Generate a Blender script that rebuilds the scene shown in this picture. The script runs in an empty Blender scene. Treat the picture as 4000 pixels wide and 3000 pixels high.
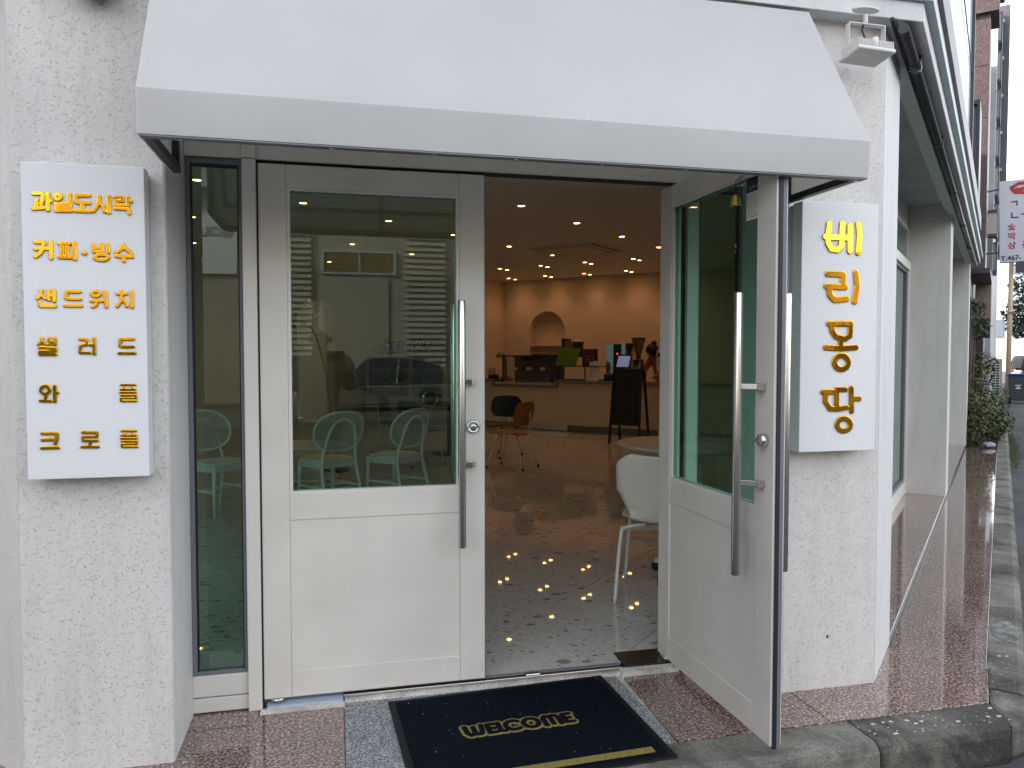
import bpy, bmesh, math, random
import numpy as np
from mathutils import Vector, Matrix
random.seed(7)
R = math.radians
sc = bpy.context.scene
col = sc.collection

# ---------------------------------------------------------------- camera
cam = bpy.data.cameras.new('camera'); cam_o = bpy.data.objects.new('camera', cam); col.objects.link(cam_o)
cam.sensor_width = 36; cam.lens = 26.69; cam.clip_start = 0.03; cam.clip_end = 900
cam_o.location = (0, -3.1, 1.3962)
cam_o.rotation_euler = (R(90-2.2), 0, R(-13.2))
sc.camera = cam_o
# ---------------------------------------------------------------- sky, sun, exposure
SUN_EL, SUN_AZ = R(24), R(163)      # azimuth measured from +x, counter-clockwise
w = bpy.data.worlds.new('World'); sc.world = w; w.use_nodes = True
nt = w.node_tree; nt.nodes.clear()
sky = nt.nodes.new('ShaderNodeTexSky'); sky.sky_type = 'NISHITA'; sky.sun_disc = False
sky.sun_elevation = SUN_EL; sky.sun_rotation = R(90) - SUN_AZ
sky.air_density = 1.0; sky.dust_density = 1.2; sky.ozone_density = 1.0
bg = nt.nodes.new('ShaderNodeBackground'); bg.inputs[1].default_value = 0.15
wo = nt.nodes.new('ShaderNodeOutputWorld')
hsv = nt.nodes.new('ShaderNodeHueSaturation'); hsv.inputs['Saturation'].default_value = .24
nt.links.new(sky.outputs[0], hsv.inputs['Color']); nt.links.new(hsv.outputs[0], bg.inputs[0]); nt.links.new(bg.outputs[0], wo.inputs[0])
sun = bpy.data.lights.new('sun', 'SUN'); sun.energy = 3.0; sun.angle = R(0.5); sun.color = (1, .9, .76)
sun_o = bpy.data.objects.new('sun', sun); col.objects.link(sun_o)
sd = Vector((math.cos(SUN_EL)*math.cos(SUN_AZ), math.cos(SUN_EL)*math.sin(SUN_AZ), math.sin(SUN_EL)))
sun_o.rotation_euler = sd.to_track_quat('Z', 'Y').to_euler(); sun_o.location = sd*40
sc.view_settings.view_transform = 'Standard'; sc.view_settings.look = 'None'
sc.view_settings.exposure = 2.27; sc.view_settings.gamma = 1
sc.view_settings.use_curve_mapping = False
sc.cycles.max_bounces = 10; sc.cycles.transparent_max_bounces = 24; sc.cycles.glossy_bounces = 5
sc.cycles.caustics_reflective = False; sc.cycles.caustics_refractive = False
sc.cycles.use_denoising = True

# ---------------------------------------------------------------- helpers
TH = R(44)
S3 = Vector((math.cos(TH), math.sin(TH), 0)); N3 = Vector((math.sin(TH), -math.cos(TH), 0)); P0 = Vector((2.228, -.35, 0))
def P(a, b, z=0.): return P0 + S3*a + N3*b + Vector((0, 0, z))
ST = Matrix(((S3.x, N3.x, 0, P0.x), (S3.y, N3.y, 0, P0.y), (0, 0, 1, 0), (0, 0, 0, 1)))   # street frame: (along, outward, up)
I4 = Matrix.Identity(4)
def FR(x, y, z=0, rot=0): return Matrix.Translation((x, y, z)) @ Matrix.Rotation(rot, 4, 'Z')

class MB:
    def __init__(s, M=I4): s.b = bmesh.new(); s.M = M
    def v(s, p): return s.b.verts.new(s.M @ Vector(p))
    def box(s, x0, x1, y0, y1, z0, z1):
        c = [s.v((x, y, z)) for z in (z0, z1) for x, y in ((x0, y0), (x1, y0), (x1, y1), (x0, y1))]
        for f in ((0,3,2,1), (4,5,6,7), (0,1,5,4), (1,2,6,5), (2,3,7,6), (3,0,4,7)): s.b.faces.new([c[i] for i in f])
        return s
    def prism(s, poly, z0, z1):
        lo = [s.v((x, y, z0)) for x, y in poly]; hi = [s.v((x, y, z1)) for x, y in poly]; n = len(poly)
        s.b.faces.new(lo[::-1]); s.b.faces.new(hi)
        for i in range(n): s.b.faces.new([lo[i], lo[(i+1) % n], hi[(i+1) % n], hi[i]])
        return s
    def hull(s, pts8):     # arbitrary 8-corner box: 4 bottom, 4 top
        c = [s.v(p) for p in pts8]
        for f in ((0,3,2,1), (4,5,6,7), (0,1,5,4), (1,2,6,5), (2,3,7,6), (3,0,4,7)): s.b.faces.new([c[i] for i in f])
        return s
    def bar(s, p, q, wx, wz, up=(0, 0, 1)):      # rectangular bar between two points
        p, q = Vector(p), Vector(q); d = (q-p).normalized(); u = Vector(up)
        r = d.cross(u)
        if r.length < 1e-4: r = d.cross(Vector((1, 0, 0)))
        r.normalize(); u = r.cross(d)
        k = [r*a*wx/2 + u*b*wz/2 for a, b in ((-1,-1), (1,-1), (1,1), (-1,1))]
        return s.hull([p+t for t in k] + [q+t for t in k])
    def tube(s, pts, r, n=10, closed=False, caps=True):
        pts = [Vector(p) for p in pts]; m = len(pts); rs = r if isinstance(r, (list, tuple)) else [r]*m
        ring = []; prev = None
        for i, p in enumerate(pts):
            if closed: d = pts[(i+1) % m] - pts[i-1]
            else: d = pts[min(i+1, m-1)] - pts[max(i-1, 0)]
            d.normalize()
            if prev is None:
                a = Vector((0, 0, 1)) if abs(d.z) < .9 else Vector((1, 0, 0)); x = d.cross(a).normalized()
            else:
                x = (prev - d*prev.dot(d)); x = x.normalized() if x.length > 1e-6 else d.orthogonal().normalized()
            prev = x; y = d.cross(x)
            ring.append([s.v(p + (x*math.cos(2*math.pi*k/n) + y*math.sin(2*math.pi*k/n))*rs[i]) for k in range(n)])
        for i in range(m if closed else m-1):
            A, B = ring[i], ring[(i+1) % m]
            for k in range(n):
                f = s.b.faces.new([A[k], A[(k+1) % n], B[(k+1) % n], B[k]]); f.smooth = True
        if not closed and caps: s.b.faces.new(ring[0][::-1]); s.b.faces.new(ring[-1])
        return s
    def lathe(s, prof, c=(0, 0, 0), n=20, axis='z'):
        c = Vector(c); rows = []
        for r, z in prof:
            row = []
            for k in range(n):
                t = 2*math.pi*k/n; a, b = r*math.cos(t), r*math.sin(t)
                q = {'z': (a, b, z), 'y': (a, z, b), 'x': (z, a, b)}[axis]
                row.append(s.v(c + Vector(q)))
            rows.append(row)
        for A, B in zip(rows, rows[1:]):
            for k in range(n):
                f = s.b.faces.new([A[k], A[(k+1) % n], B[(k+1) % n], B[k]]); f.smooth = True
        s.b.faces.new(rows[0][::-1]); s.b.faces.new(rows[-1])
        return s
    def quad(s, *p): s.b.faces.new([s.v(q) for q in p]); return s
    def blob(s, c, r, sq=(1, 1, 1), n=2):
        mt = s.M @ Matrix.Translation(c) @ Matrix.Diagonal((r*sq[0], r*sq[1], r*sq[2], 1))
        o = bmesh.ops.create_icosphere(s.b, subdivisions=n, radius=1, matrix=mt)
        for v in o['verts']:
            for f in v.link_faces: f.smooth = True
        return s
    def clip(s, co, no):
        bmesh.ops.bisect_plane(s.b, geom=s.b.verts[:]+s.b.edges[:]+s.b.faces[:], plane_co=co, plane_no=no, clear_outer=True)
        e = [x for x in s.b.edges if x.is_boundary]
        if e: bmesh.ops.holes_fill(s.b, edges=e, sides=0)
        return s
    def build(s, name, mat, parent=None, bev=0, kind=None, recalc=True):
        if recalc: bmesh.ops.recalc_face_normals(s.b, faces=s.b.faces)
        me = bpy.data.meshes.new(name); s.b.to_mesh(me); s.b.free()
        return link(name, me, mat, parent, bev, kind)
def root_of(o):
    while o.parent: o = o.parent
    return o
def link(name, me, mat, parent=None, bev=0, kind=None):
    o = bpy.data.objects.new(name, me); col.objects.link(o)
    if mat: me.materials.append(mat)
    if parent:
        me.transform(Matrix.Translation(-root_of(parent).location)); o.parent = parent
    if bev:
        m = o.modifiers.new('bevel', 'BEVEL'); m.width = bev; m.segments = 2; m.limit_method = 'ANGLE'; m.angle_limit = R(40)
    if kind: o['kind'] = kind
    return o
def thing(name, label, cat, loc=(0, 0, 0), group=None):
    o = bpy.data.objects.new(name, None); col.objects.link(o); o.location = loc; o.empty_display_size = .1
    o['label'] = label; o['category'] = cat
    if group: o['group'] = group
    return o
def tag(o, label, cat, group=None):
    o['label'] = label; o['category'] = cat
    if group: o['group'] = group
    return o
def struct(o): o['kind'] = 'structure'; return o
def dup(o, loc=None, rot=None, label=None, parent=None):
    c = o.copy(); col.objects.link(c); c.parent = parent
    if loc is not None: c.location = loc
    if rot is not None: c.rotation_euler = (0, 0, rot)
    if label: c['label'] = label
    for ch in list(o.children): dup(ch, parent=c)
    return c
def origin_to(o, p):
    p = Vector(p); o.data.transform(Matrix.Translation(-p)); o.location = p; return o

def sdf_plate(strokes, r, cell, t, bev, M, hole=None):
    """rounded union of thick strokes in a plane, as one plate with depth; M maps (u, v, depth)"""
    segs = []
    for st in strokes:
        if len(st) == 1: st = [st[0], st[0]]
        segs += list(zip(st, st[1:]))
    pts = np.array([p for sgm in segs for p in sgm]); lo = pts.min(0)-r-2*cell; hi = pts.max(0)+r+2*cell
    nx, ny = [int(x)+1 for x in (hi-lo)/cell]
    X, Y = np.meshgrid(lo[0]+np.arange(nx)*cell, lo[1]+np.arange(ny)*cell, indexing='ij')
    D = np.full(X.shape, 9.)
    for (ax, ay), (bx, by) in segs:
        dx, dy = bx-ax, by-ay; L = dx*dx+dy*dy
        h = np.clip(((X-ax)*dx+(Y-ay)*dy)/L, 0, 1) if L > 1e-12 else np.zeros_like(X)
        D = np.minimum(D, np.hypot(X-ax-h*dx, Y-ay-h*dy))
    D -= r
    b = bmesh.new(); cache = {}
    def gv(i, j):
        k = (i, j)
        if k not in cache:
            q = max(0., 1+D[i, j]/bev) if bev else 0
            cache[k] = b.verts.new((X[i, j], Y[i, j], t-bev*q*q))
        return cache[k]
    def ev(i, j, k, l):
        key = ((i, j), (k, l)) if (i, j) < (k, l) else ((k, l), (i, j))
        if key not in cache:
            (i, j), (k, l) = key; f = D[i, j]/(D[i, j]-D[k, l]); f = min(max(f, .05), .95)
            cache[key] = b.verts.new((X[i, j]+f*(X[k, l]-X[i, j]), Y[i, j]+f*(Y[k, l]-Y[i, j]), t-bev))
        return cache[key]
    for i in range(nx-1):
        for j in range(ny-1):
            c = [(i, j), (i+1, j), (i+1, j+1), (i, j+1)]; ins = [D[q] < 0 for q in c]
            if not any(ins): continue
            poly = []
            for k in range(4):
                p, q = c[k], c[(k+1) % 4]
                if ins[k]: poly.append(gv(*p))
                if ins[k] != ins[(k+1) % 4]: poly.append(ev(*p, *q))
            if len(poly) > 2:
                f = b.faces.new(poly); f.smooth = True
    ed = [e for e in b.edges if e.is_boundary]; low = {}
    for e in ed:
        q = []
        for v in e.verts:
            if v not in low: low[v] = b.verts.new((v.co.x, v.co.y, 0))
            q.append(low[v])
        b.faces.new([e.verts[0], e.verts[1], q[1], q[0]])
    bmesh.ops.recalc_face_normals(b, faces=b.faces)
    b.transform(M)
    me = bpy.data.meshes.new('plate'); b.to_mesh(me); b.free(); return me
def text_mesh(body, size, M, depth=.0, offset=0.):
    c = bpy.data.curves.new('t', 'FONT'); c.body = body; c.size = size; c.extrude = depth; c.offset = offset
    o = bpy.data.objects.new('t', c); col.objects.link(o); bpy.context.view_layer.update()
    me = bpy.data.meshes.new_from_object(o.evaluated_get(bpy.context.evaluated_depsgraph_get()))
    bpy.data.objects.remove(o); bpy.data.curves.remove(c)
    me.materials.clear(); me.transform(M); return me
def arc(cx, cy, rx, ry, a0=0, a1=360, n=14):
    return [(cx+rx*math.cos(R(a0+(a1-a0)*i/n)), cy+ry*math.sin(R(a0+(a1-a0)*i/n))) for i in range(n+1)]

# ---------------------------------------------------------------- materials
def mat(name, rgb, rough=.5, metal=0., spec=.5, bump=None, var=None, coat=0., emit=None):
    """bump = (scale, strength, distance); var = (scale, amount)"""
    m = bpy.data.materials.new(name); m.use_nodes = True; t = m.node_tree; n = t.nodes; L = t.links
    p = n['Principled BSDF']; p.inputs['Base Color'].default_value = (*rgb, 1); p.inputs['Roughness'].default_value = rough
    p.inputs['Metallic'].default_value = metal; p.inputs['Specular IOR Level'].default_value = spec; p.inputs['Coat Weight'].default_value = coat
    if emit: p.inputs['Emission Color'].default_value = (*emit[0], 1); p.inputs['Emission Strength'].default_value = emit[1]
    tc = n.new('ShaderNodeTexCoord')
    if var:
        z = n.new('ShaderNodeTexNoise'); z.inputs['Scale'].default_value = var[0]; z.inputs['Detail'].default_value = 6
        L.new(tc.outputs['Object'], z.inputs['Vector'])
        mr = n.new('ShaderNodeMapRange'); mr.inputs['From Min'].default_value = .3; mr.inputs['From Max'].default_value = .7
        mr.inputs['To Min'].default_value = 1-var[1]; mr.inputs['To Max'].default_value = 1+var[1]*.5
        L.new(z.outputs['Fac'], mr.inputs['Value'])
        mx = n.new('ShaderNodeMix'); mx.data_type = 'RGBA'; mx.blend_type = 'MULTIPLY'; mx.inputs[0].default_value = 1
        mx.inputs[6].default_value = (*rgb, 1); L.new(mr.outputs[0], mx.inputs[7]); L.new(mx.outputs[2], p.inputs['Base Color'])
    if bump:
        z = n.new('ShaderNodeTexNoise'); z.inputs['Scale'].default_value = bump[0]; z.inputs['Detail'].default_value = 4
        L.new(tc.outputs['Object'], z.inputs['Vector'])
        bp = n.new('ShaderNodeBump'); bp.inputs['Strength'].default_value = bump[1]; bp.inputs['Distance'].default_value = bump[2]
        L.new(z.outputs['Fac'], bp.inputs['Height']); L.new(bp.outputs[0], p.inputs['Normal'])
    return m
def ramp(n, stops):
    r = n.new('ShaderNodeValToRGB'); e = r.color_ramp.elements
    while len(e) < len(stops): e.new(.5)
    for x, (pos, c) in zip(e, stops): x.position = pos; x.color = (*c, 1) if len(c) == 3 else c
    return r
def nodes(m): return m.node_tree.nodes, m.node_tree.links, m.node_tree.nodes['Principled BSDF']

def stucco(name, rgb, blob=104, strength=.8, dist=.003):
    m = mat(name, rgb, .75); n, L, p = nodes(m); tc = n.new('ShaderNodeTexCoord')
    mp = n.new('ShaderNodeMapping'); L.new(tc.outputs['Object'], mp.inputs[0])
    # thrown and trowelled plaster splats: warped blobs of random size
    dn = n.new('ShaderNodeTexNoise'); dn.inputs['Scale'].default_value = blob*.55; dn.inputs['Detail'].default_value = 3; L.new(mp.outputs[0], dn.inputs['Vector'])
    dv = n.new('ShaderNodeVectorMath'); dv.operation = 'MULTIPLY_ADD'; dv.inputs[1].default_value = (.05*46/blob,)*3; L.new(dn.outputs['Color'], dv.inputs[0]); L.new(mp.outputs[0], dv.inputs[2])
    hs = []
    for k_, keep in ((1.0, .42), (2.1, .5)):
        v = n.new('ShaderNodeTexVoronoi'); v.inputs['Scale'].default_value = blob*k_; L.new(dv.outputs[0], v.inputs['Vector'])
        sp = n.new('ShaderNodeSeparateColor'); L.new(v.outputs['Color'], sp.inputs[0])
        ra = n.new('ShaderNodeMapRange'); ra.inputs['From Min'].default_value = keep; ra.inputs['To Min'].default_value = 0; ra.inputs['To Max'].default_value = .62; L.new(sp.outputs[0], ra.inputs[0])
        df = n.new('ShaderNodeMath'); df.operation = 'SUBTRACT'; L.new(ra.outputs[0], df.inputs[0]); L.new(v.outputs['Distance'], df.inputs[1])
        ms_ = n.new('ShaderNodeMapRange'); ms_.interpolation_type = 'SMOOTHSTEP'; ms_.inputs['From Min'].default_value = 0; ms_.inputs['From Max'].default_value = .22; ms_.inputs['To Max'].default_value = 1/k_; L.new(df.outputs[0], ms_.inputs[0])
        hs.append(ms_)
    r = n.new('ShaderNodeMath'); r.operation = 'ADD'; L.new(hs[0].outputs[0], r.inputs[0]); L.new(hs[1].outputs[0], r.inputs[1])
    z2 = n.new('ShaderNodeTexNoise'); z2.inputs['Scale'].default_value = 160; z2.inputs['Detail'].default_value = 3; L.new(mp.outputs[0], z2.inputs['Vector'])
    z3 = n.new('ShaderNodeTexNoise'); z3.inputs['Scale'].default_value = 3; L.new(mp.outputs[0], z3.inputs['Vector'])
    mm = n.new('ShaderNodeMath'); mm.operation = 'MULTIPLY_ADD'; mm.inputs[1].default_value = .24
    L.new(z2.outputs['Fac'], mm.inputs[0]); L.new(r.outputs[0], mm.inputs[2])
    bp = n.new('ShaderNodeBump'); bp.inputs['Strength'].default_value = strength; bp.inputs['Distance'].default_value = dist
    L.new(mm.outputs[0], bp.inputs['Height']); L.new(bp.outputs[0], p.inputs['Normal'])
    # faint grime and vertical weathering
    mp2 = n.new('ShaderNodeMapping'); mp2.inputs['Scale'].default_value = (5, 5, .7); L.new(tc.outputs['Object'], mp2.inputs[0])
    g = n.new('ShaderNodeTexNoise'); g.inputs['Scale'].default_value = 2.2; g.inputs['Detail'].default_value = 8; g.inputs['Roughness'].default_value = .65
    L.new(mp2.outputs[0], g.inputs['Vector'])
    gr = ramp(n, [(.3, tuple(c*.86 for c in rgb)), (.5, tuple(c*.97 for c in rgb)), (.75, rgb)]); L.new(g.outputs['Fac'], gr.inputs[0])
    L.new(gr.outputs[0], p.inputs['Base Color'])
    return m
def granite(name, cols, scale=120, rough=.18):
    m = mat(name, cols[1], rough); n, L, p = nodes(m); tc = n.new('ShaderNodeTexCoord')
    nz = n.new('ShaderNodeTexNoise'); nz.inputs['Scale'].default_value = scale; nz.inputs['Detail'].default_value = 3; L.new(tc.outputs['Object'], nz.inputs['Vector'])
    r = ramp(n, [(.36, cols[0]), (.45, cols[1]), (.53, cols[2]), (.62, cols[3])]); L.new(nz.outputs['Fac'], r.inputs[0])
    v = n.new('ShaderNodeTexVoronoi'); v.inputs['Scale'].default_value = scale*1.15; L.new(tc.outputs['Object'], v.inputs['Vector'])
    hs = n.new('ShaderNodeMix'); hs.data_type = 'RGBA'; hs.blend_type = 'OVERLAY'; hs.inputs[0].default_value = .55
    bw = n.new('ShaderNodeRGBToBW'); L.new(v.outputs['Color'], bw.inputs[0])
    L.new(r.outputs[0], hs.inputs[6]); L.new(bw.outputs[0], hs.inputs[7])
    big = n.new('ShaderNodeTexNoise'); big.inputs['Scale'].default_value = 5; big.inputs['Detail'].default_value = 5; L.new(tc.outputs['Object'], big.inputs['Vector'])
    mr = n.new('ShaderNodeMapRange'); mr.inputs['To Min'].default_value = .75; mr.inputs['To Max'].default_value = 1.2; L.new(big.outputs['Fac'], mr.inputs[0])
    mx = n.new('ShaderNodeMix'); mx.data_type = 'RGBA'; mx.blend_type = 'MULTIPLY'; mx.inputs[0].default_value = 1
    L.new(hs.outputs[2], mx.inputs[6]); L.new(mr.outputs[0], mx.inputs[7]); L.new(mx.outputs[2], p.inputs['Base Color'])
    mr2 = n.new('ShaderNodeMapRange'); mr2.inputs['To Min'].default_value = rough*.6; mr2.inputs['To Max'].default_value = rough*1.7; L.new(big.outputs['Fac'], mr2.inputs[0])
    L.new(mr2.outputs[0], p.inputs['Roughness'])
    bp = n.new('ShaderNodeBump'); bp.inputs['Strength'].default_value = .05; bp.inputs['Distance'].default_value = .002
    L.new(nz.outputs['Fac'], bp.inputs['Height']); L.new(bp.outputs[0], p.inputs['Normal'])
    return m
def concrete(name, a, b, c, rough=.85, sc1=2.6):
    m = mat(name, b, rough); n, L, p = nodes(m); tc = n.new('ShaderNodeTexCoord')
    z = n.new('ShaderNodeTexNoise'); z.inputs['Scale'].default_value = sc1; z.inputs['Detail'].default_value = 9; z.inputs['Roughness'].default_value = .68; z.inputs['Distortion'].default_value = .6
    L.new(tc.outputs['Object'], z.inputs['Vector'])
    r = ramp(n, [(.34, a), (.47, b), (.6, c), (.72, tuple(x*1.25 for x in c))]); L.new(z.outputs['Fac'], r.inputs[0])
    f = n.new('ShaderNodeTexNoise'); f.inputs['Scale'].default_value = 120; f.inputs['Detail'].default_value = 4; L.new(tc.outputs['Object'], f.inputs['Vector'])
    mr = n.new('ShaderNodeMapRange'); mr.inputs['From Min'].default_value = .3; mr.inputs['From Max'].default_value = .7; mr.inputs['To Min'].default_value = .7; mr.inputs['To Max'].default_value = 1.25; L.new(f.outputs['Fac'], mr.inputs[0])
    mx = n.new('ShaderNodeMix'); mx.data_type = 'RGBA'; mx.blend_type = 'MULTIPLY'; mx.inputs[0].default_value = 1
    L.new(r.outputs[0], mx.inputs[6]); L.new(mr.outputs[0], mx.inputs[7]); L.new(mx.outputs[2], p.inputs['Base Color'])
    ad = n.new('ShaderNodeMath'); ad.operation = 'MULTIPLY_ADD'; ad.inputs[1].default_value = 2.5; L.new(z.outputs['Fac'], ad.inputs[0]); L.new(f.outputs['Fac'], ad.inputs[2])
    bp = n.new('ShaderNodeBump'); bp.inputs['Strength'].default_value = .7; bp.inputs['Distance'].default_value = .006
    L.new(ad.outputs[0], bp.inputs['Height']); L.new(bp.outputs[0], p.inputs['Normal'])
    return m
def glass(name, tint, ior=1.5, rough=.0):
    m = bpy.data.materials.new(name); m.use_nodes = True; t = m.node_tree; n = t.nodes; n.clear(); L = t.links
    tr = n.new('ShaderNodeBsdfTransparent'); tr.inputs[0].default_value = (*tint, 1)
    gl = n.new('ShaderNodeBsdfGlossy'); gl.inputs['Roughness'].default_value = rough
    fr = n.new('ShaderNodeFresnel'); fr.inputs[0].default_value = ior
    ms = n.new('ShaderNodeMixShader'); o = n.new('ShaderNodeOutputMaterial')
    # outside faces only bend by the pane's own angle, so both sides use the air-side angle
    ge = n.new('ShaderNodeNewGeometry'); lw = n.new('ShaderNodeVectorMath'); lw.operation = 'DOT_PRODUCT'
    L.new(ge.outputs['Normal'], lw.inputs[0]); L.new(ge.outputs['Incoming'], lw.inputs[1])
    ab = n.new('ShaderNodeMath'); ab.operation = 'ABSOLUTE'; L.new(lw.outputs['Value'], ab.inputs[0])
    om = n.new('ShaderNodeMath'); om.operation = 'SUBTRACT'; om.inputs[0].default_value = 1; L.new(ab.outputs[0], om.inputs[1])
    pw = n.new('ShaderNodeMath'); pw.operation = 'POWER'; pw.inputs[1].default_value = 5; L.new(om.outputs[0], pw.inputs[0])
    f0 = ((ior-1)/(ior+1))**2
    ma = n.new('ShaderNodeMath'); ma.operation = 'MULTIPLY_ADD'; ma.inputs[1].default_value = 1-f0; ma.inputs[2].default_value = f0; L.new(pw.outputs[0], ma.inputs[0])
    L.new(ma.outputs[0], ms.inputs[0]); L.new(tr.outputs[0], ms.inputs[1]); L.new(gl.outputs[0], ms.inputs[2]); L.new(ms.outputs[0], o.inputs[0])
    return m

M_stucco = stucco('stucco_white', (.715, .69, .67))
M_stucco_smooth = stucco('stucco_reveal', (.70, .70, .70), 150, .3, .002)
M_paint = mat('door_paint', (.71, .675, .625), .42, bump=(300, .08, .0006), var=(3.5, .085))
M_frame = mat('frame_paint', (.72, .695, .65), .4, bump=(260, .06, .0006), var=(2, .04))
M_gasket = mat('grey_gasket', (.16, .17, .2), .5)
M_black = mat('black_rubber', (.012, .013, .016), .55)
M_glass = glass('green_glass', (.72, .89, .83), 1.52)
M_glass_clear = glass('clear_glass', (.93, .96, .95), 1.45)
M_canvas = mat('awning_canvas', (.68, .68, .685), .62, bump=(4, .3, .02), var=(2.2, .07))
_n, _L, _p = nodes(M_canvas); _t = _n.new('ShaderNodeBsdfTranslucent'); _t.inputs[0].default_value = (.92, .89, .84, 1)
_m = _n.new('ShaderNodeMixShader'); _m.inputs[0].default_value = .40; _L.new(_p.outputs[0], _m.inputs[1]); _L.new(_t.outputs[0], _m.inputs[2])
_L.new(_m.outputs[0], [x for x in _n if x.type == 'OUTPUT_MATERIAL'][0].inputs[0])
M_steel = mat('brushed_steel', (.62, .6, .57), .22, 1.0, bump=(400, .05, .0004))
M_chrome = mat('chrome', (.75, .75, .76), .1, 1.0)
M_darkmetal = mat('dark_frame_metal', (.02, .024, .03), .4)
M_gold = mat('gold_mirror', (.82, .43, .03), .045, 1.0, bump=(9, .12, .004))
M_signwhite = mat('sign_white', (.78, .79, .82), .45, bump=(300, .05, .0005))
M_signside = mat('sign_side', (.55, .58, .6), .45)
M_redgranite = granite('red_granite', [(.045, .04, .043), (.15, .10, .09), (.28, .175, .145), (.42, .32, .285)], 100, .05)
M_redgranite.node_tree.nodes['Principled BSDF'].inputs['Coat Weight'].default_value = .7; M_redgranite.node_tree.nodes['Principled BSDF'].inputs['Coat Roughness'].default_value = .02
M_greygranite = granite('grey_granite', [(.07, .075, .085), (.17, .18, .2), (.28, .29, .31), (.45, .46, .48)], 190, .6)
M_kerb = concrete('kerb_concrete', (.035, .034, .03), (.12, .115, .10), (.22, .21, .185))
M_kerbdark = concrete('stained_kerb', (.018, .018, .016), (.05, .048, .042), (.15, .14, .12), sc1=3.4)
M_cement = concrete('white_cement', (.40, .385, .36), (.62, .6, .56), (.74, .71, .67), sc1=9)
M_asphalt = concrete('asphalt', (.03, .031, .035), (.052, .053, .058), (.08, .08, .085), sc1=1.2)
M_mat = mat('mat_pile', (.003, .007, .0135), .95, spec=.1, bump=(420, .8, .006), var=(60, .35))
M_matrub = mat('mat_rubber', (.004, .006, .009), .6, spec=.25, bump=(200, .2, .001))
M_matgold = mat('mat_gold', (.27, .22, .05), .95, bump=(420, .8, .005), var=(140, .45))
M_white = mat('white_plastic', (.72, .71, .69), .35)
M_mint = mat('white_lacquer', (.82, .82, .79), .35)
M_cane = mat('cane', (.60, .57, .48), .6)
M_blackply = mat('black_plywood', (.008, .009, .012), .4)
M_wood = mat('plywood', (.42, .17, .055), .38, var=(9, .3))
M_darkwood = mat('dark_wood', (.03, .018, .012), .5, var=(12, .3))
M_intwall = mat('interior_paint', (.64, .54, .47), .8, bump=(90, .06, .001))
M_ceil = mat('ceiling_paint', (.72, .74, .76), .85)
M_countertop = granite('counter_stone', [(.12, .1, .09), (.2, .17, .15), (.28, .24, .21), (.33, .29, .26)], 150, .35)
# ================================================================ THE GROUND
ground = struct(MB().quad((-260, -260, -.14), (260, -260, -.14), (260, 260, -.14), (-260, 260, -.14)).build('ground', M_asphalt))
road = struct(MB().box(-60, 60, -17.6, -.9, -.136, -.13).build('road', M_asphalt))

# granite ledge: bed in cement, every slab its own piece
ledge = struct(MB().prism([(-1.0, -.61), (2.53, -.61), tuple(P(9.7, .39)[:2]), tuple(P(9.7, -.5)[:2]), (1.7, .03), (-1.0, .03)], -.13, -.012).build('granite_ledge', M_cement))
def slab(poly, m, z1=0., name='slab', parent=ledge, z0=-.011, bev=.0015):
    return MB().prism(poly, z0, z1).build(name, m, parent, bev)
g = .002
slab([(-1.15, -.615), (.027-g, -.615), (.027-g, -.062), (-.30, -.062), (-.30, .02), (-1.15, .02)], M_redgranite)
gs = slab([(.029, -.615), (1.196-g, -.612), (1.184, -.034), (.029, -.026)], M_greygranite, -.002); gs['label'] = 'pale grey granite slab in front of the doorway'
slab([(1.198+g, -.612), (1.829-g, -.615), (1.829-g, -.33), (1.79, -.33), (1.79, .02), (1.48, .02), (1.48, -.055), (1.213, -.055)], M_redgranite)
j = .470
corner = [(1.829+g, -.615), (2.552, -.615), tuple(P(j-g, .405)[:2]), tuple(P(j-g, -.02)[:2]), (2.2, -.30), (1.829+g, -.30)]
slab(corner, M_redgranite)
aa = j
for k in range(17):
    a1 = aa + .541
    MB(ST).box(aa+g, a1-g, .012, .402, -.011, 0).build('slab', M_redgranite, ledge, .0015)
    aa = a1
# raised slabs in the window recesses, with a dark channel along their nose
for a0, a1 in ((.53, 1.78), (1.78, 3.02), (3.02, 4.02), (4.02, 4.955), (5.3, 6.5), (6.5, 7.7), (7.7, 8.9), (8.9, 9.91)):
    MB(ST).box(a0+g, a1-g, -.38, -.004, -.011, .018).build('slab', M_redgranite, ledge, .0015)
MB(ST).box(.46, 9.6, -.003, .0115, -.012, -.004).build('drain_channel', mat('wet_dark_joint', (.02, .018, .018), .25), ledge)

# cement strips and the tape strip at the door
thr = struct(MB().box(-.29, .03, -.060, -.026, -.01, .006).box(.031, 1.207, -.025, -.001, -.01, .008).build('cement_strip', M_cement))
struct(MB().prism([(1.208, -.052), (1.475, -.05), (1.475, -.006), (1.208, -.003)], -.01, .018).build('cement_step', M_cement))
tape = thing('masking_tape', 'strip of crumpled pale blue tape along the floor under the closed door', 'tape', (-.12, 0, .01))
MB().box(-.268, .025, -.025, .024, -.005, .0125).build('tape_strip', mat('pale_blue_tape', (.42, .5, .6), .5, bump=(60, .7, .006)), tape)
threshold = thing('door_threshold', 'dark metal threshold rail under the doorway', 'threshold', (.6, .03, 0))
MB().box(.026, 1.232, .0, .012, -.01, .020).build('rail', M_steel, threshold, .002)
MB().box(.026, 1.232, .013, .034, -.01, .014).build('groove', M_black, threshold)
MB().box(.026, 1.232, .035, .049, -.01, .022).build('rail', M_gasket, threshold, .002)
MB().box(.79, .855, .006, .028, .0205, .026).build('latch_keeper', M_chrome, threshold, .003)
MB().box(-.28, .025, .026, .05, -.01, .021).build('rail', M_gasket, threshold)
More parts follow.
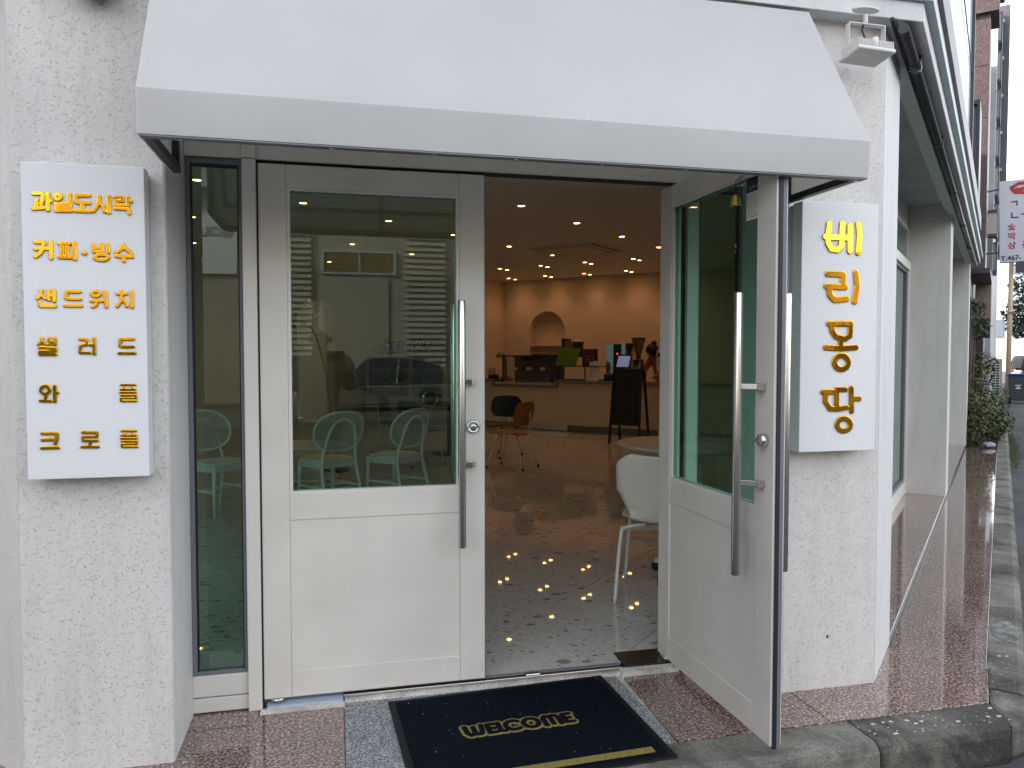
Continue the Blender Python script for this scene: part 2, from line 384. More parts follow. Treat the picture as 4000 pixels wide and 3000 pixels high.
pl = MB().prism([(1.236, .001), (1.478, .001), (1.478, .158), (1.245, .158)], .0, .0235).build('floor_spring_plate', mat('bronze_plate', (.10, .085, .06), .22, .85), None, .0015)
tag(pl, 'brownish metal floor plate under the hinge of the open door', 'floor plate')

# kerb: separate stones, rounded front edge
kerb = struct(MB().box(-3, 1.0, -.79, -.63, -.139, -.02).build('kerb', M_kerb))
def kerbstone(q0, q1, o0, o1, lip=.035, zt=-.004):
    b = MB(); vs = []
    q0, q1, o0, o1 = [Vector((*q[:2], 0)) for q in (q0, q1, o0, o1)]
    ea, eb = (o0-q0).normalized(), (o1-q1).normalized()
    prof = [(0, 0, -.13), (0, 0, zt), (1, -lip, zt), (1, -lip*.3, zt-.012), (1, 0, zt-.035), (1, .004, -.135)]
    for q, o, e in ((q0, o0, ea), (q1, o1, eb)):
        vs.append([b.v((q if not f else o) + e*d + Vector((0, 0, z))) for f, d, z in prof])
    A, B = vs; n = len(A)
    for i in range(n): f = b.b.faces.new([A[i], A[(i+1) % n], B[(i+1) % n], B[i]])
    b.b.faces.new(A[::-1]); b.b.faces.new(B)
    return b.build('kerb_stone', M_kerb, kerb)
xs = [-3.0, -1.0, -.1, .95, 1.90]
for x0, x1 in zip(xs, xs[1:]): kerbstone((x0+.003, -.617), (x1-.003, -.617), (x0+.003, -.80), (x1-.003, -.80))
ks = kerbstone((1.903, -.617), (2.553, -.617), (1.903, -.80), (2.47, -.80)); ks.data.materials[0] = M_kerbdark
# rounded corner block
b = MB()
cpt = [(2.50, -.80), (2.60, -.765), (2.66, -.70), tuple(P(.22, .556)[:2])]
poly = [(2.556, -.617)] + [(2.473, -.80)] + cpt[1:] + [tuple(P(.22, .404)[:2])]
b.prism(poly, -.135, -.004); b.build('kerb_stone', M_kerb, kerb, .02)
a = .223
for L_ in (.72, 1.0, 1.0, 1.0, 1.0, 1.0, 1.0, 1.0, 1.0, 1.0, 1.0, 1.0, 1.0):
    kerbstone(P(a+.004, .404), P(a+L_-.004, .404), P(a+.004, .556), P(a+L_-.004, .556)); a += L_
# white paint splashes and chips on the kerb
chips = MB(); rnd = random.Random(3)
for k in range(70):
    if k < 45: c = Vector((rnd.uniform(1.85, 2.55), rnd.uniform(-.76, -.64), -.0035))
    else: c = P(rnd.uniform(.1, 1.3), rnd.uniform(.42, .53), -.0035)
    r_ = rnd.choice([.0025, .003, .004, .009]); n_ = 6
    ph = rnd.random()*6
    chips.prism([(c.x+r_*rnd.uniform(.5, 1.5)*math.cos(ph+i*math.pi*2/n_), c.y+.7*r_*rnd.uniform(.5, 1.3)*math.sin(ph+i*math.pi*2/n_)) for i in range(n_)], -.0045, -.0028)
chips.build('paint_chips', mat('old_white_paint', (.6, .6, .58), .8), None, kind='stuff')
# smeared mortar patch on the side kerb
mp = MB(); n_ = 26
mp.prism([tuple(P(1.02+.17*rnd.uniform(.75, 1.15)*math.cos(i*2*math.pi/n_), .475+.062*rnd.uniform(.7, 1.15)*math.sin(i*2*math.pi/n_))[:2]) for i in range(n_)], -.006, -.001)
patch = struct(mp.build('mortar_patch', concrete('mortar', (.10, .10, .10), (.2, .195, .185), (.34, .33, .31), sc1=9)))

# ================================================================ DOOR MAT
mat_loc = Vector((.1994, -.069, 0)); mrot = R(2.73)
MM = Matrix.Translation(mat_loc) @ Matrix.Rotation(mrot, 4, 'Z')
dm = thing('doormat', 'dark navy doormat reading WELCOME in gold outline, lying before the doorway', 'doormat', mat_loc)
MB(MM).box(0, .92, -.695, 0, 0, .006).build('rubber_border', M_matrub, dm, .003)
MB(MM).box(.028, .892, -.665, -.028, .0045, .0115).build('pile', M_mat, dm, .003)
MB(MM).box(.30, .853, -.657, -.620, .010, .0128).build('gold_stripe', M_matgold, dm, .002)
WEL = [
 [[(.245,-.307),(.249,-.355),(.259,-.372),(.272,-.366),(.277,-.35),(.277,-.315)],[(.277,-.35),(.284,-.370),(.298,-.370),(.305,-.35),(.308,-.307)]],
 [[(.357,-.310),(.330,-.310),(.330,-.371),(.357,-.371)],[(.330,-.341),(.352,-.341)]],
 [[(.372,-.307),(.372,-.368),(.390,-.371)]],
 [arc(.428,-.339,.031,.033,50,310)],
 [arc(.496,-.339,.029,.033)],
 [[(.548,-.374),(.548,-.322),(.558,-.306),(.570,-.308),(.577,-.322),(.577,-.37)],[(.577,-.322),(.586,-.306),(.598,-.308),(.606,-.322),(.606,-.374)]],
 [[(.655,-.308),(.628,-.308),(.628,-.370),(.655,-.370)],[(.628,-.339),(.650,-.339)]]]
link('gold_outline', sdf_plate([s_ for L_ in WEL for s_ in L_], .0205, .004, .0018, .0008, MM @ Matrix.Translation((0, 0, .0112))), M_matgold, dm)
for L_ in WEL: link('letter', sdf_plate(L_, .0105, .0022, .0016, .0006, MM @ Matrix.Translation((0, 0, .0128))), M_mat, dm)
lint = MB(); rnd = random.Random(11)
for k in range(26):
    c = MM @ Vector((rnd.uniform(.04, .88), rnd.uniform(-.65, -.04), .0115)); r_ = rnd.uniform(.0006, .0016)
    lint.box(c.x-r_, c.x+r_*1.6, c.y-r_, c.y+r_, c.z, c.z+.0012)
lint.build('lint', mat('lint', (.35, .35, .33), .9), dm, kind='stuff')

# ================================================================ THE CAFE BUILDING
bld = thing('cafe_building', 'white stucco corner cafe with double doors, fascia beam and street windows', 'building', (0, 0, 0))
LD = Vector((-N3.x, -N3.y, 0))                  # left facade runs back along here
def Lp(d, q=0): v = Vector((-1.003, -.35, 0)) + LD*d + S3*q; return (v.x, v.y)
ZT = 3.06
MB().prism([(-.545, -.35), (-.545, .06), Lp(.62, .35), Lp(.62), (-1.003, -.35)], -.02, ZT).build('left_wall', M_stucco, bld, .006)
MB().box(-.5447, -.5425, -.343, -.001, -.01, 2.74).build('reveal_plaster', M_stucco_smooth, bld)
MB().prism([(1.788, -.35), (2.228, -.35), tuple(P(.53, 0)[:2]), tuple(P(.53, -.37)[:2]), (1.788, .07)], -.02, ZT).build('right_wall', M_stucco, bld, .006)
MB(ST).box(.008, .524, .0005, .002, -.01, 2.744).build('side_plaster', M_stucco_smooth, bld)
for a0 in (4.96, 9.92):
    MB(ST).box(a0, a0+.34, -.37, 0, 0, ZT).build('pier', M_stucco, bld, .006)
    MB(ST).box(a0-.03, a0+.30, -.062, .10, 2.785, 2.86).build('beam_end', M_stucco, bld, .004)
MB().box(-.56, 1.80, .07, .22, 2.16, ZT).build('lintel_wall', M_intwall, bld)
MB().box(-.54, 1.787, -.34, .07, 2.745, ZT).build('lintel_soffit', M_stucco, bld)
# left facade (round the corner): low wall, piers, head, panes
MB().prism([Lp(.62), Lp(13.0), Lp(13.0, .2), Lp(.62, .2)], -.1, .5).prism([Lp(.62), Lp(13.0), Lp(13.0, .2), Lp(.62, .2)], 2.5, ZT).build('side_wall', M_stucco, bld)
for d in (3.5, 6.6, 9.7): MB().prism([Lp(d), Lp(d+.35), Lp(d+.35, .2), Lp(d, .2)], .5, 2.5).build('pier', M_stucco, bld)
for d0, d1 in ((.62, 3.5), (3.85, 6.6), (6.95, 9.7), (10.05, 13)):
    f = MB()
    for z0, z1 in ((.5, .56), (2.44, 2.5)): f.prism([Lp(d0, .06), Lp(d1, .06), Lp(d1, .12), Lp(d0, .12)], z0, z1)
    for x in (d0, (d0+d1)/2-.03, d1-.06): f.prism([Lp(x, .06), Lp(x+.06, .06), Lp(x+.06, .12), Lp(x, .12)], .56, 2.44)
    fo = f.build('window_frame', M_frame, bld)
    MB().prism([Lp(d0+.05, .085), Lp(d1-.05, .085), Lp(d1-.05, .093), Lp(d0+.05, .093)], .55, 2.45).build('pane', M_glass, fo)
# street windows in the recesses
for a0, a1 in ((.53, 4.96), (5.30, 9.92)):
    f = MB(ST)
    f.box(a0, a1, -.42, -.345, .02, .14).box(a0, a1, -.42, -.34, 2.222, 2.302).box(a0, a1, -.42, -.36, 2.60, 2.64)
    nn = 3
    for k in range(nn+1):
        x = a0 + (a1-a0-.07)*k/nn; f.box(x, x+.07, -.418, -.347, .14, 2.222).box(x, x+.05, -.418, -.362, 2.302, 2.60)
    fo = f.build('window_frame', M_frame, bld, .003)
    f = MB(ST)
    for k in range(nn):
        x = a0+(a1-a0-.07)*k/nn+.07; x2 = a0+(a1-a0-.07)*(k+1)/nn
        for xa, xb, za, zb in ((x, x+.03, .14, 2.222), (x2-.03, x2, .14, 2.222), (x+.03, x2-.03, 2.195, 2.222), (x+.03, x2-.03, .14, .17)):
            f.box(xa, xb, -.40, -.362, za, zb)
    f.build('gasket', M_gasket, fo, .002)
    for k in range(nn):
        x = a0+(a1-a0-.07)*k/nn
        MB(ST).box(x+.06, x+(a1-a0-.07)/nn+.01, -.388, -.380, .13, 2.23).build('pane', M_glass, fo)
        MB(ST).box(x+.045, x+(a1-a0-.07)/nn+.01, -.392, -.384, 2.30, 2.605).build('pane', M_glass, fo)
    MB(ST).box(a0+.05, a1-.05, -.404, -.399, .12, 2.60).build('blind', mat('pale_blind', (.45, .47, .44), .8), fo)
    MB(ST).box(a0, a1, -.41, -.37, 2.64, 2.93).build('upper_panel', M_frame, bld)
    MB(ST).box(a0, a1, -.37, -.062, 2.848, 2.95).build('soffit', mat('soffit_paint', (.42, .45, .47), .8, var=(4, .15)), bld)
    MB(ST).box(a0, a1, -.062, .02, 2.79, 2.95).build('soffit_beam', M_stucco, bld)
MB().blob((2.0, -.3495, .218), .006, (1, .4, 1.2)).build('drill_hole', M_black, bld)
# fascia beam running round the corner
def band(o, i, z0, z1, m, name, a1=9.74, bev=.004):
    k = Vector((2.228+o*1.0+o*.42, -.35-o, 0)); kb = (k-P0).dot(N3)
    kk = Vector((2.228-i*1.42, -.35+i, 0))
    MB().prism([(-1.003-o*1.42, -.35-o), (k.x, k.y), (kk.x, kk.y), (-1.003+i*.5, -.35+i)], z0, z1).build(name, m, bld, bev)
    MB().prism([(k.x, k.y), tuple(P(a1, kb)[:2]), tuple(P(a1, -i)[:2]), (kk.x, kk.y)], z0, z1).build(name, m, bld, bev)
    MB().prism([(-1.003-o*1.42, -.35-o), (-1.003+i*.5, -.35+i), Lp(13, i), Lp(13, -o)], z0, z1).build(name, m, bld, bev)
M_fascia = stucco('fascia_paint', (.66, .67, .68), 60, .4, .003)
band(.08, .02, 2.745, 2.822, M_fascia, 'fascia')
band(.10, .02, 2.822, 2.862, mat('mint_trim', (.42, .52, .53), .5, var=(6, .12)), 'trim')
band(.085, .02, 2.862, 3.045, M_fascia, 'fascia')
band(.098, .02, 3.045, 3.24, mat('dark_flashing', (.07, .062, .07), .45, var=(3, .2)), 'flashing', 8.4)
# upper storey: glossy pale panels, set back
up = [(-1.0, -.33), (2.2, -.33), tuple(P(9.3, -.02)[:2]), tuple(P(9.3, -11.5)[:2]), Lp(13, .1)]
MB().prism(up, 3.24, 9.6).build('upper_storey', mat('pale_cladding', (.50, .57, .66), .12, spec=.8, var=(2, .05)), bld)
jb = MB(ST)
for z in (4.3, 5.4, 6.5, 7.6): jb.box(.0, 9.3, -.012, .0, z, z+.012)
jb.box(9.24, 9.34, -.03, .02, 3.24, 9.6)
jb.build('cladding_joint', M_darkmetal, bld)
MB(ST).box(.5, 9.3, -.37, .0, 3.05, 3.235).build('roof_edge', M_stucco, bld)

# ---- entrance frame (white aluminium) with side lights
ef = MB()
ef.box(-.337, -.286, -.022, .055, .0, 2.145).box(1.512, 1.566, -.022, .055, .0, 2.145)
ef.box(-.5424, 1.787, -.012, .06, 2.146, 2.742)
ef.box(-.5424, -.338, -.004, .055, .005, .061).box(-.5424, -.338, -.004, .055, .066, .150)
ef.box(1.567, 1.787, -.004, .055, .005, .061).box(1.567, 1.787, -.004, .055, .066, .150)
frame = ef.build('entrance_frame', M_frame, bld, .003)
MB().box(-.336, -.2865, -.026, -.012, 2.147, 2.741).build('mullion_cap', M_frame, frame, .002)
MB().box(-.2855, 1.511, -.006, .05, 2.118+.024, 2.1455).build('head_shadow_gap', M_black, frame)
MB().box(-.2855, -.2795, .0, .05, .02, 2.14).build('jamb_seal', M_black, frame)
MB().box(1.506, 1.5115, .0, .05, .02, 2.14).build('jamb_seal', M_black, frame)
for x0, x1 in ((-.5424, -.338), (1.567, 1.787)):
    g_ = MB()
    g_.box(x0, x0+.017, .0, .03, .151, 2.143).box(x1-.013, x1, .0, .03, .151, 2.143).box(x0+.017, x1-.013, .0, .03, .151, .165).box(x0+.017, x1-.013, .0, .03, 2.122, 2.143)
    go = g_.build('gasket', M_gasket, frame, .002)
    MB().box(x0+.017, x0+.022, .006, .03, .165, 2.122).box(x1-.018, x1-.013, .006, .03, .165, 2.122).box(x0+.022, x1-.018, .006, .03, 2.114, 2.122).build('seal', M_black, frame)
    MB().box(x0+.02, x1-.016, .014, .022, .165, 2.116).build('pane', M_glass, frame)

# ---- door leaves.  local: u from hinge edge to free edge, v exterior (0) to interior (.045), z
def leaf(Mt, label, wdt):
    st, H0, H1 = .105, .032, 2.136; t0, t1 = 0., .045
    d = MB(Mt)
    d.box(0, st-.0006, t0, t1, H0, H1).box(wdt-st+.0006, wdt, t0, t1, H0, H1)
    d.box(st, wdt-st, t0+.0012, t1-.0012, 2.046, H1).box(st, wdt-st, t0+.0012, t1-.0012, .742, .846).box(st, wdt-st, t0+.0012, t1-.0012, H0, .136)
    door = d.build('door', M_paint, bld, .0022); door['label'] = label
    MB(Mt).box(st, wdt-st, t0+.006, t1-.006, .136, .742).build('panel', M_paint, door, .001)
    tr = MB(Mt)
    for v0, v1 in ((t0+.003, t0+.014), (t1-.014, t1-.003)):
        tr.box(st, st+.013, v0, v1, .846, 2.046).box(wdt-st-.013, wdt-st, v0, v1, .846, 2.046).box(st+.013, wdt-st-.013, v0, v1, .846, .857).box(st+.013, wdt-st-.013, v0, v1, 2.035, 2.046)
    tr.build('glazing_bead', M_frame, door, .001)
    MB(Mt).box(st+.004, wdt-st-.004, .0185, .0265, .85, 2.042).build('pane', M_glass, door)
    # edge channel and brush seal on the free edge
    MB(Mt).box(wdt, wdt+.0035, .006, .020, H0, H1).build('edge_seal', M_gasket, door)
    MB(Mt).box(wdt, wdt+.006, .022, .036, H0-.008, H1).build('brush_seal', M_black, door)
    for side in (0, 1):
        s_ = -1 if side == 0 else 1; f_ = t0 if side == 0 else t1
        h = MB(Mt); vb = f_ + s_*.075; ub = wdt-.108
        h.tube([(ub, vb, .612), (ub, vb, .616), (ub, vb, 1.612), (ub, vb, 1.616)], [.0145, .016, .016, .0145], 20)
        for z in (.945, 1.285):
            h.box(ub+.036, ub+.062, min(f_, f_+s_*.03), max(f_, f_+s_*.03), z-.013, z+.013)
            h.bar((ub+.049, f_+s_*.024, z), (ub+.002, vb-s_*.004, z), .012, .02)
        h.build('handle', M_steel, door, .0015)
        k = MB(Mt); uk, zk = wdt-.049, 1.098
        k.lathe([(.029, 0), (.029, s_*.006), (.026, s_*.012), (.019, s_*.013), (.018, s_*.010)], (uk, f_, zk), 24, 'y') if side == 0 else k.lathe([(.024, 0), (.022, s_*.022), (.016, s_*.026)], (uk, f_, zk), 24, 'y')
        if side == 0: k.lathe([(.0135, s_*.010), (.0135, s_*.0145), (.006, s_*.0148)], (uk, f_, zk), 20, 'y')
        else: k.box(uk-.016, uk+.016, f_+.02, f_+.036, zk-.005, zk+.005)
        k.build('lock', M_chrome, door)
        if side == 0: MB(Mt).box(uk-.0018, uk+.0018, -.0152, -.0140, zk-.005, zk+.004).build('keyhole', M_black, door)
    MB(Mt).lathe([(.032, 0), (.032, .012)], (.05, .0225, .020), 20).build('pivot', M_steel, door)
    return door
leaf(FR(-.2795, 0, 0, 0), 'closed left door leaf with tall glass pane', .889)
ex = Vector((.0277, -1, 0)).normalized(); ey_ = Vector((-1, -.0277, 0)).normalized()
ho = Vector((1.4405, .105, 0)) - ey_*.045
MO = Matrix(((ex.x, ey_.x, 0, ho.x), (ex.y, ey_.y, 0, ho.y), (0, 0, 1, 0), (0, 0, 0, 1)))
leaf(MO, 'right door leaf swung wide open', .885)

# sticker and bell on the open leaf
stk = thing('security_sticker', 'small white and navy CCTV notice stuck on the open door', 'sticker', MO @ Vector((.72, .05, 1.97)))
TM = MO @ Matrix.Translation((.672, .0275, 0)) @ Matrix(((1, 0, 0, 0), (0, 0, 1, 0), (0, 1, 0, 0), (0, 0, 0, 1)))
MB(MO).box(.672, .782, .0267, .0274, 1.885, 1.985).build('notice_sheet', M_white, stk)
MB(MO).box(.672, .782, .0267, .0274, 1.986, 2.043).build('notice_header', mat('navy_print', (.015, .02, .06), .5), stk)
link('lettering', text_mesh('CCTV 작동중', .0175, TM @ Matrix.Translation((.012, 1.995, .0002)), .0001), M_white, stk)
tb = MB(MO)
rnd = random.Random(5)
for k in range(9): 
    z = 1.973-k*.0095; tb.box(.680, .680+rnd.uniform(.05, .092), .0274, .0277, z-.0016, z)
tb.build('small_print', mat('print_grey', (.2, .2, .22), .7), stk)
bell = thing('door_bell', 'little brass bell hanging on a cord inside the open door', 'bell', MO @ Vector((.655, .06, 1.93)))
MB(MO).lathe([(.004, .03), (.013, .022), (.018, .008), (.0205, -.010), (.0225, -.013), (.0215, -.0135)], (.655, .062, 1.955), 18).build('bell_cup', mat('brass', (.75, .5, .14), .25, 1.0), bell)
MB(MO).tube([(.655, .05, 2.045), (.655, .062, 2.03), (.655, .062, 1.985)], .0012, 6).tube([(.655, .062, 1.94), (.655, .063, 1.80)], .001, 6).build('cord', M_black, bell)
MB(MO).box(.648, .662, .0455, .05, 2.035, 2.055).build('hook', M_chrome, bell)
MB(MO).blob((.655, .063, 1.795), .006, (1, 1, 2.2)).blob((.655, .063, 1.775), .004, (1, 1, 2)).build('charm', M_darkmetal, bell)

# ================================================================ AWNING
aw = thing('awning', 'white canvas awning with a plain valance over the entrance', 'awning', (.63, -.36, 2.0))
x0, x1, yf, yb, z0_, z1_, zt = -.520, 1.790, -.820, -.436, 2.002, 2.126, 2.728
def cloth(p00, p10, p11, p01, nu, nv, sag, name, m):
    b = MB(); V = []
    p00, p10, p11, p01 = map(Vector, (p00, p10, p11, p01)); nr = (p10-p00).cross(p01-p00).normalized()
    for i in range(nu+1):
        row = []
        for j_ in range(nv+1):
            u, v = i/nu, j_/nv
            p = p00*(1-u)*(1-v) + p10*u*(1-v) + p11*u*v + p01*(1-u)*v
            s_ = sag*(math.sin(math.pi*v)*(.6+.4*math.sin(u*9+1)) + .25*math.sin(u*31+v*3))*min(1, 8*u, 8*(1-u))
            row.append(b.v(p + nr*s_))
        V.append(row)
    for i in range(nu):
        for j_ in range(nv):
            f = b.b.faces.new([V[i][j_], V[i+1][j_], V[i+1][j_+1], V[i][j_+1]]); f.smooth = True
    o = b.build(name, m, aw, recalc=False)
    so = o.modifiers.new('thickness', 'SOLIDIFY'); so.thickness = .0015; so.offset = 0; so.use_rim = False
    return o
cloth((x0, yf, z1_), (x1+.005, yf, z1_), (x1+.02, yb, zt), (x0-.01, yb, zt), 60, 14, -.0035, 'canopy', M_canvas)
cloth((x0+.001, yf-.002, z0_), (x1-.001, yf-.002, z0_), (x1+.004, yf-.002, z1_+.001), (x0, yf-.002, z1_+.001), 60, 4, .0012, 'valance', M_canvas)
for x, xt in ((x0, x0-.01), (x1, x1+.02)):
    q = MB(); q.quad((x, yf, z0_), (x, -.352, z0_), (xt, -.352, zt), (xt, yb, zt), (x, yf, z1_)); s_ = q.build('side_cloth', M_canvas, aw, recalc=False)
    so = s_.modifiers.new('thickness', 'SOLIDIFY'); so.thickness = .0015; so.offset = 0; so.use_rim = False
fb = MB(); fy = yf+.018
fb.bar((x0+.02, fy, z0_+.012), (x1-.02, fy, z0_+.012), .025, .022)
for x in (x0+.016, x1-.016):
    fb.bar((x, fy, z0_+.013), (x, -.353, z0_+.013), .025, .025)
    fb.bar((x, -.366, z0_+.0), (x, -.366, zt-.04), .022, .022)
    fb.bar((x, fy+.01, z0_+.12), (x, -.40, zt-.05), .02, .02)
for x in (.24, 1.0):
    fb.bar((x, fy+.012, z0_+.118), (x, -.41, zt-.045), .022, .022); fb.bar((x, fy, z0_+.013), (x, fy, z0_+.115), .022, .02)
fb.bar((x0+.02, fy+.005, z0_+.118), (x1-.02, fy+.005, z0_+.118), .022, .02)
fb.bar((x0+.02, -.6, 2.43), (x1-.02, -.6, 2.43), .022, .022)
fb.build('frame', M_darkmetal, aw, .0015)
MB().box(x0+.004, x1-.004, yf+.001, yf+.034, z0_-.0045, z0_-.0005).build('hem', mat('hem_grey', (.3, .3, .32), .6), aw)
for x in (-.41, .0, .30, .55, .83, 1.12, 1.45, 1.66, 1.75):
    MB().lathe([(.0065, -.0), (.0065, -.002), (.004, -.005)], (x, yf+.016, z0_-.0045), 10).build('screw', M_chrome, aw)

# ================================================================ SIGNBOARDS
LMAT = M_gold; FAT = 1.17
def sign(x0, x1, z0, z1, yfn, label, letters, ox, oz, side):
    t = thing('signboard', label, 'signboard', ((x0+x1)/2, -.36, z0))
    MB().box(x0, x1, yfn, -.378, z0, z1).build('sign_box', M_signwhite, t, .0025)
    MB().box(x0+.008 if side > 0 else x0+.004, x1-.004, -.3779, -.3515, z0+.006, z1-.006).build('backing', M_signside, t)
    hk = MB(); cx = (x0+x1)/2 + .02
    hk.tube([(cx-.012, -.36, z1-.004), (cx-.008, -.36, z1+.007), (cx+.008, -.36, z1+.007), (cx+.012, -.36, z1-.004)], .0022, 6).box(cx-.03, cx+.03, -.365, -.352, z1-.002, z1+.0015)
    hk.build('hanger', M_gasket, t)
    Mx = Matrix(((1, 0, 0, ox), (0, 0, -1, yfn), (0, 1, 0, oz), (0, 0, 0, 1)))
    for r_, st_ in letters:
        link('letter', sdf_plate(st_, r_*FAT, .0012 if r_ < .006 else .0016, .005, .0014, Mx), LMAT, t)
    return t
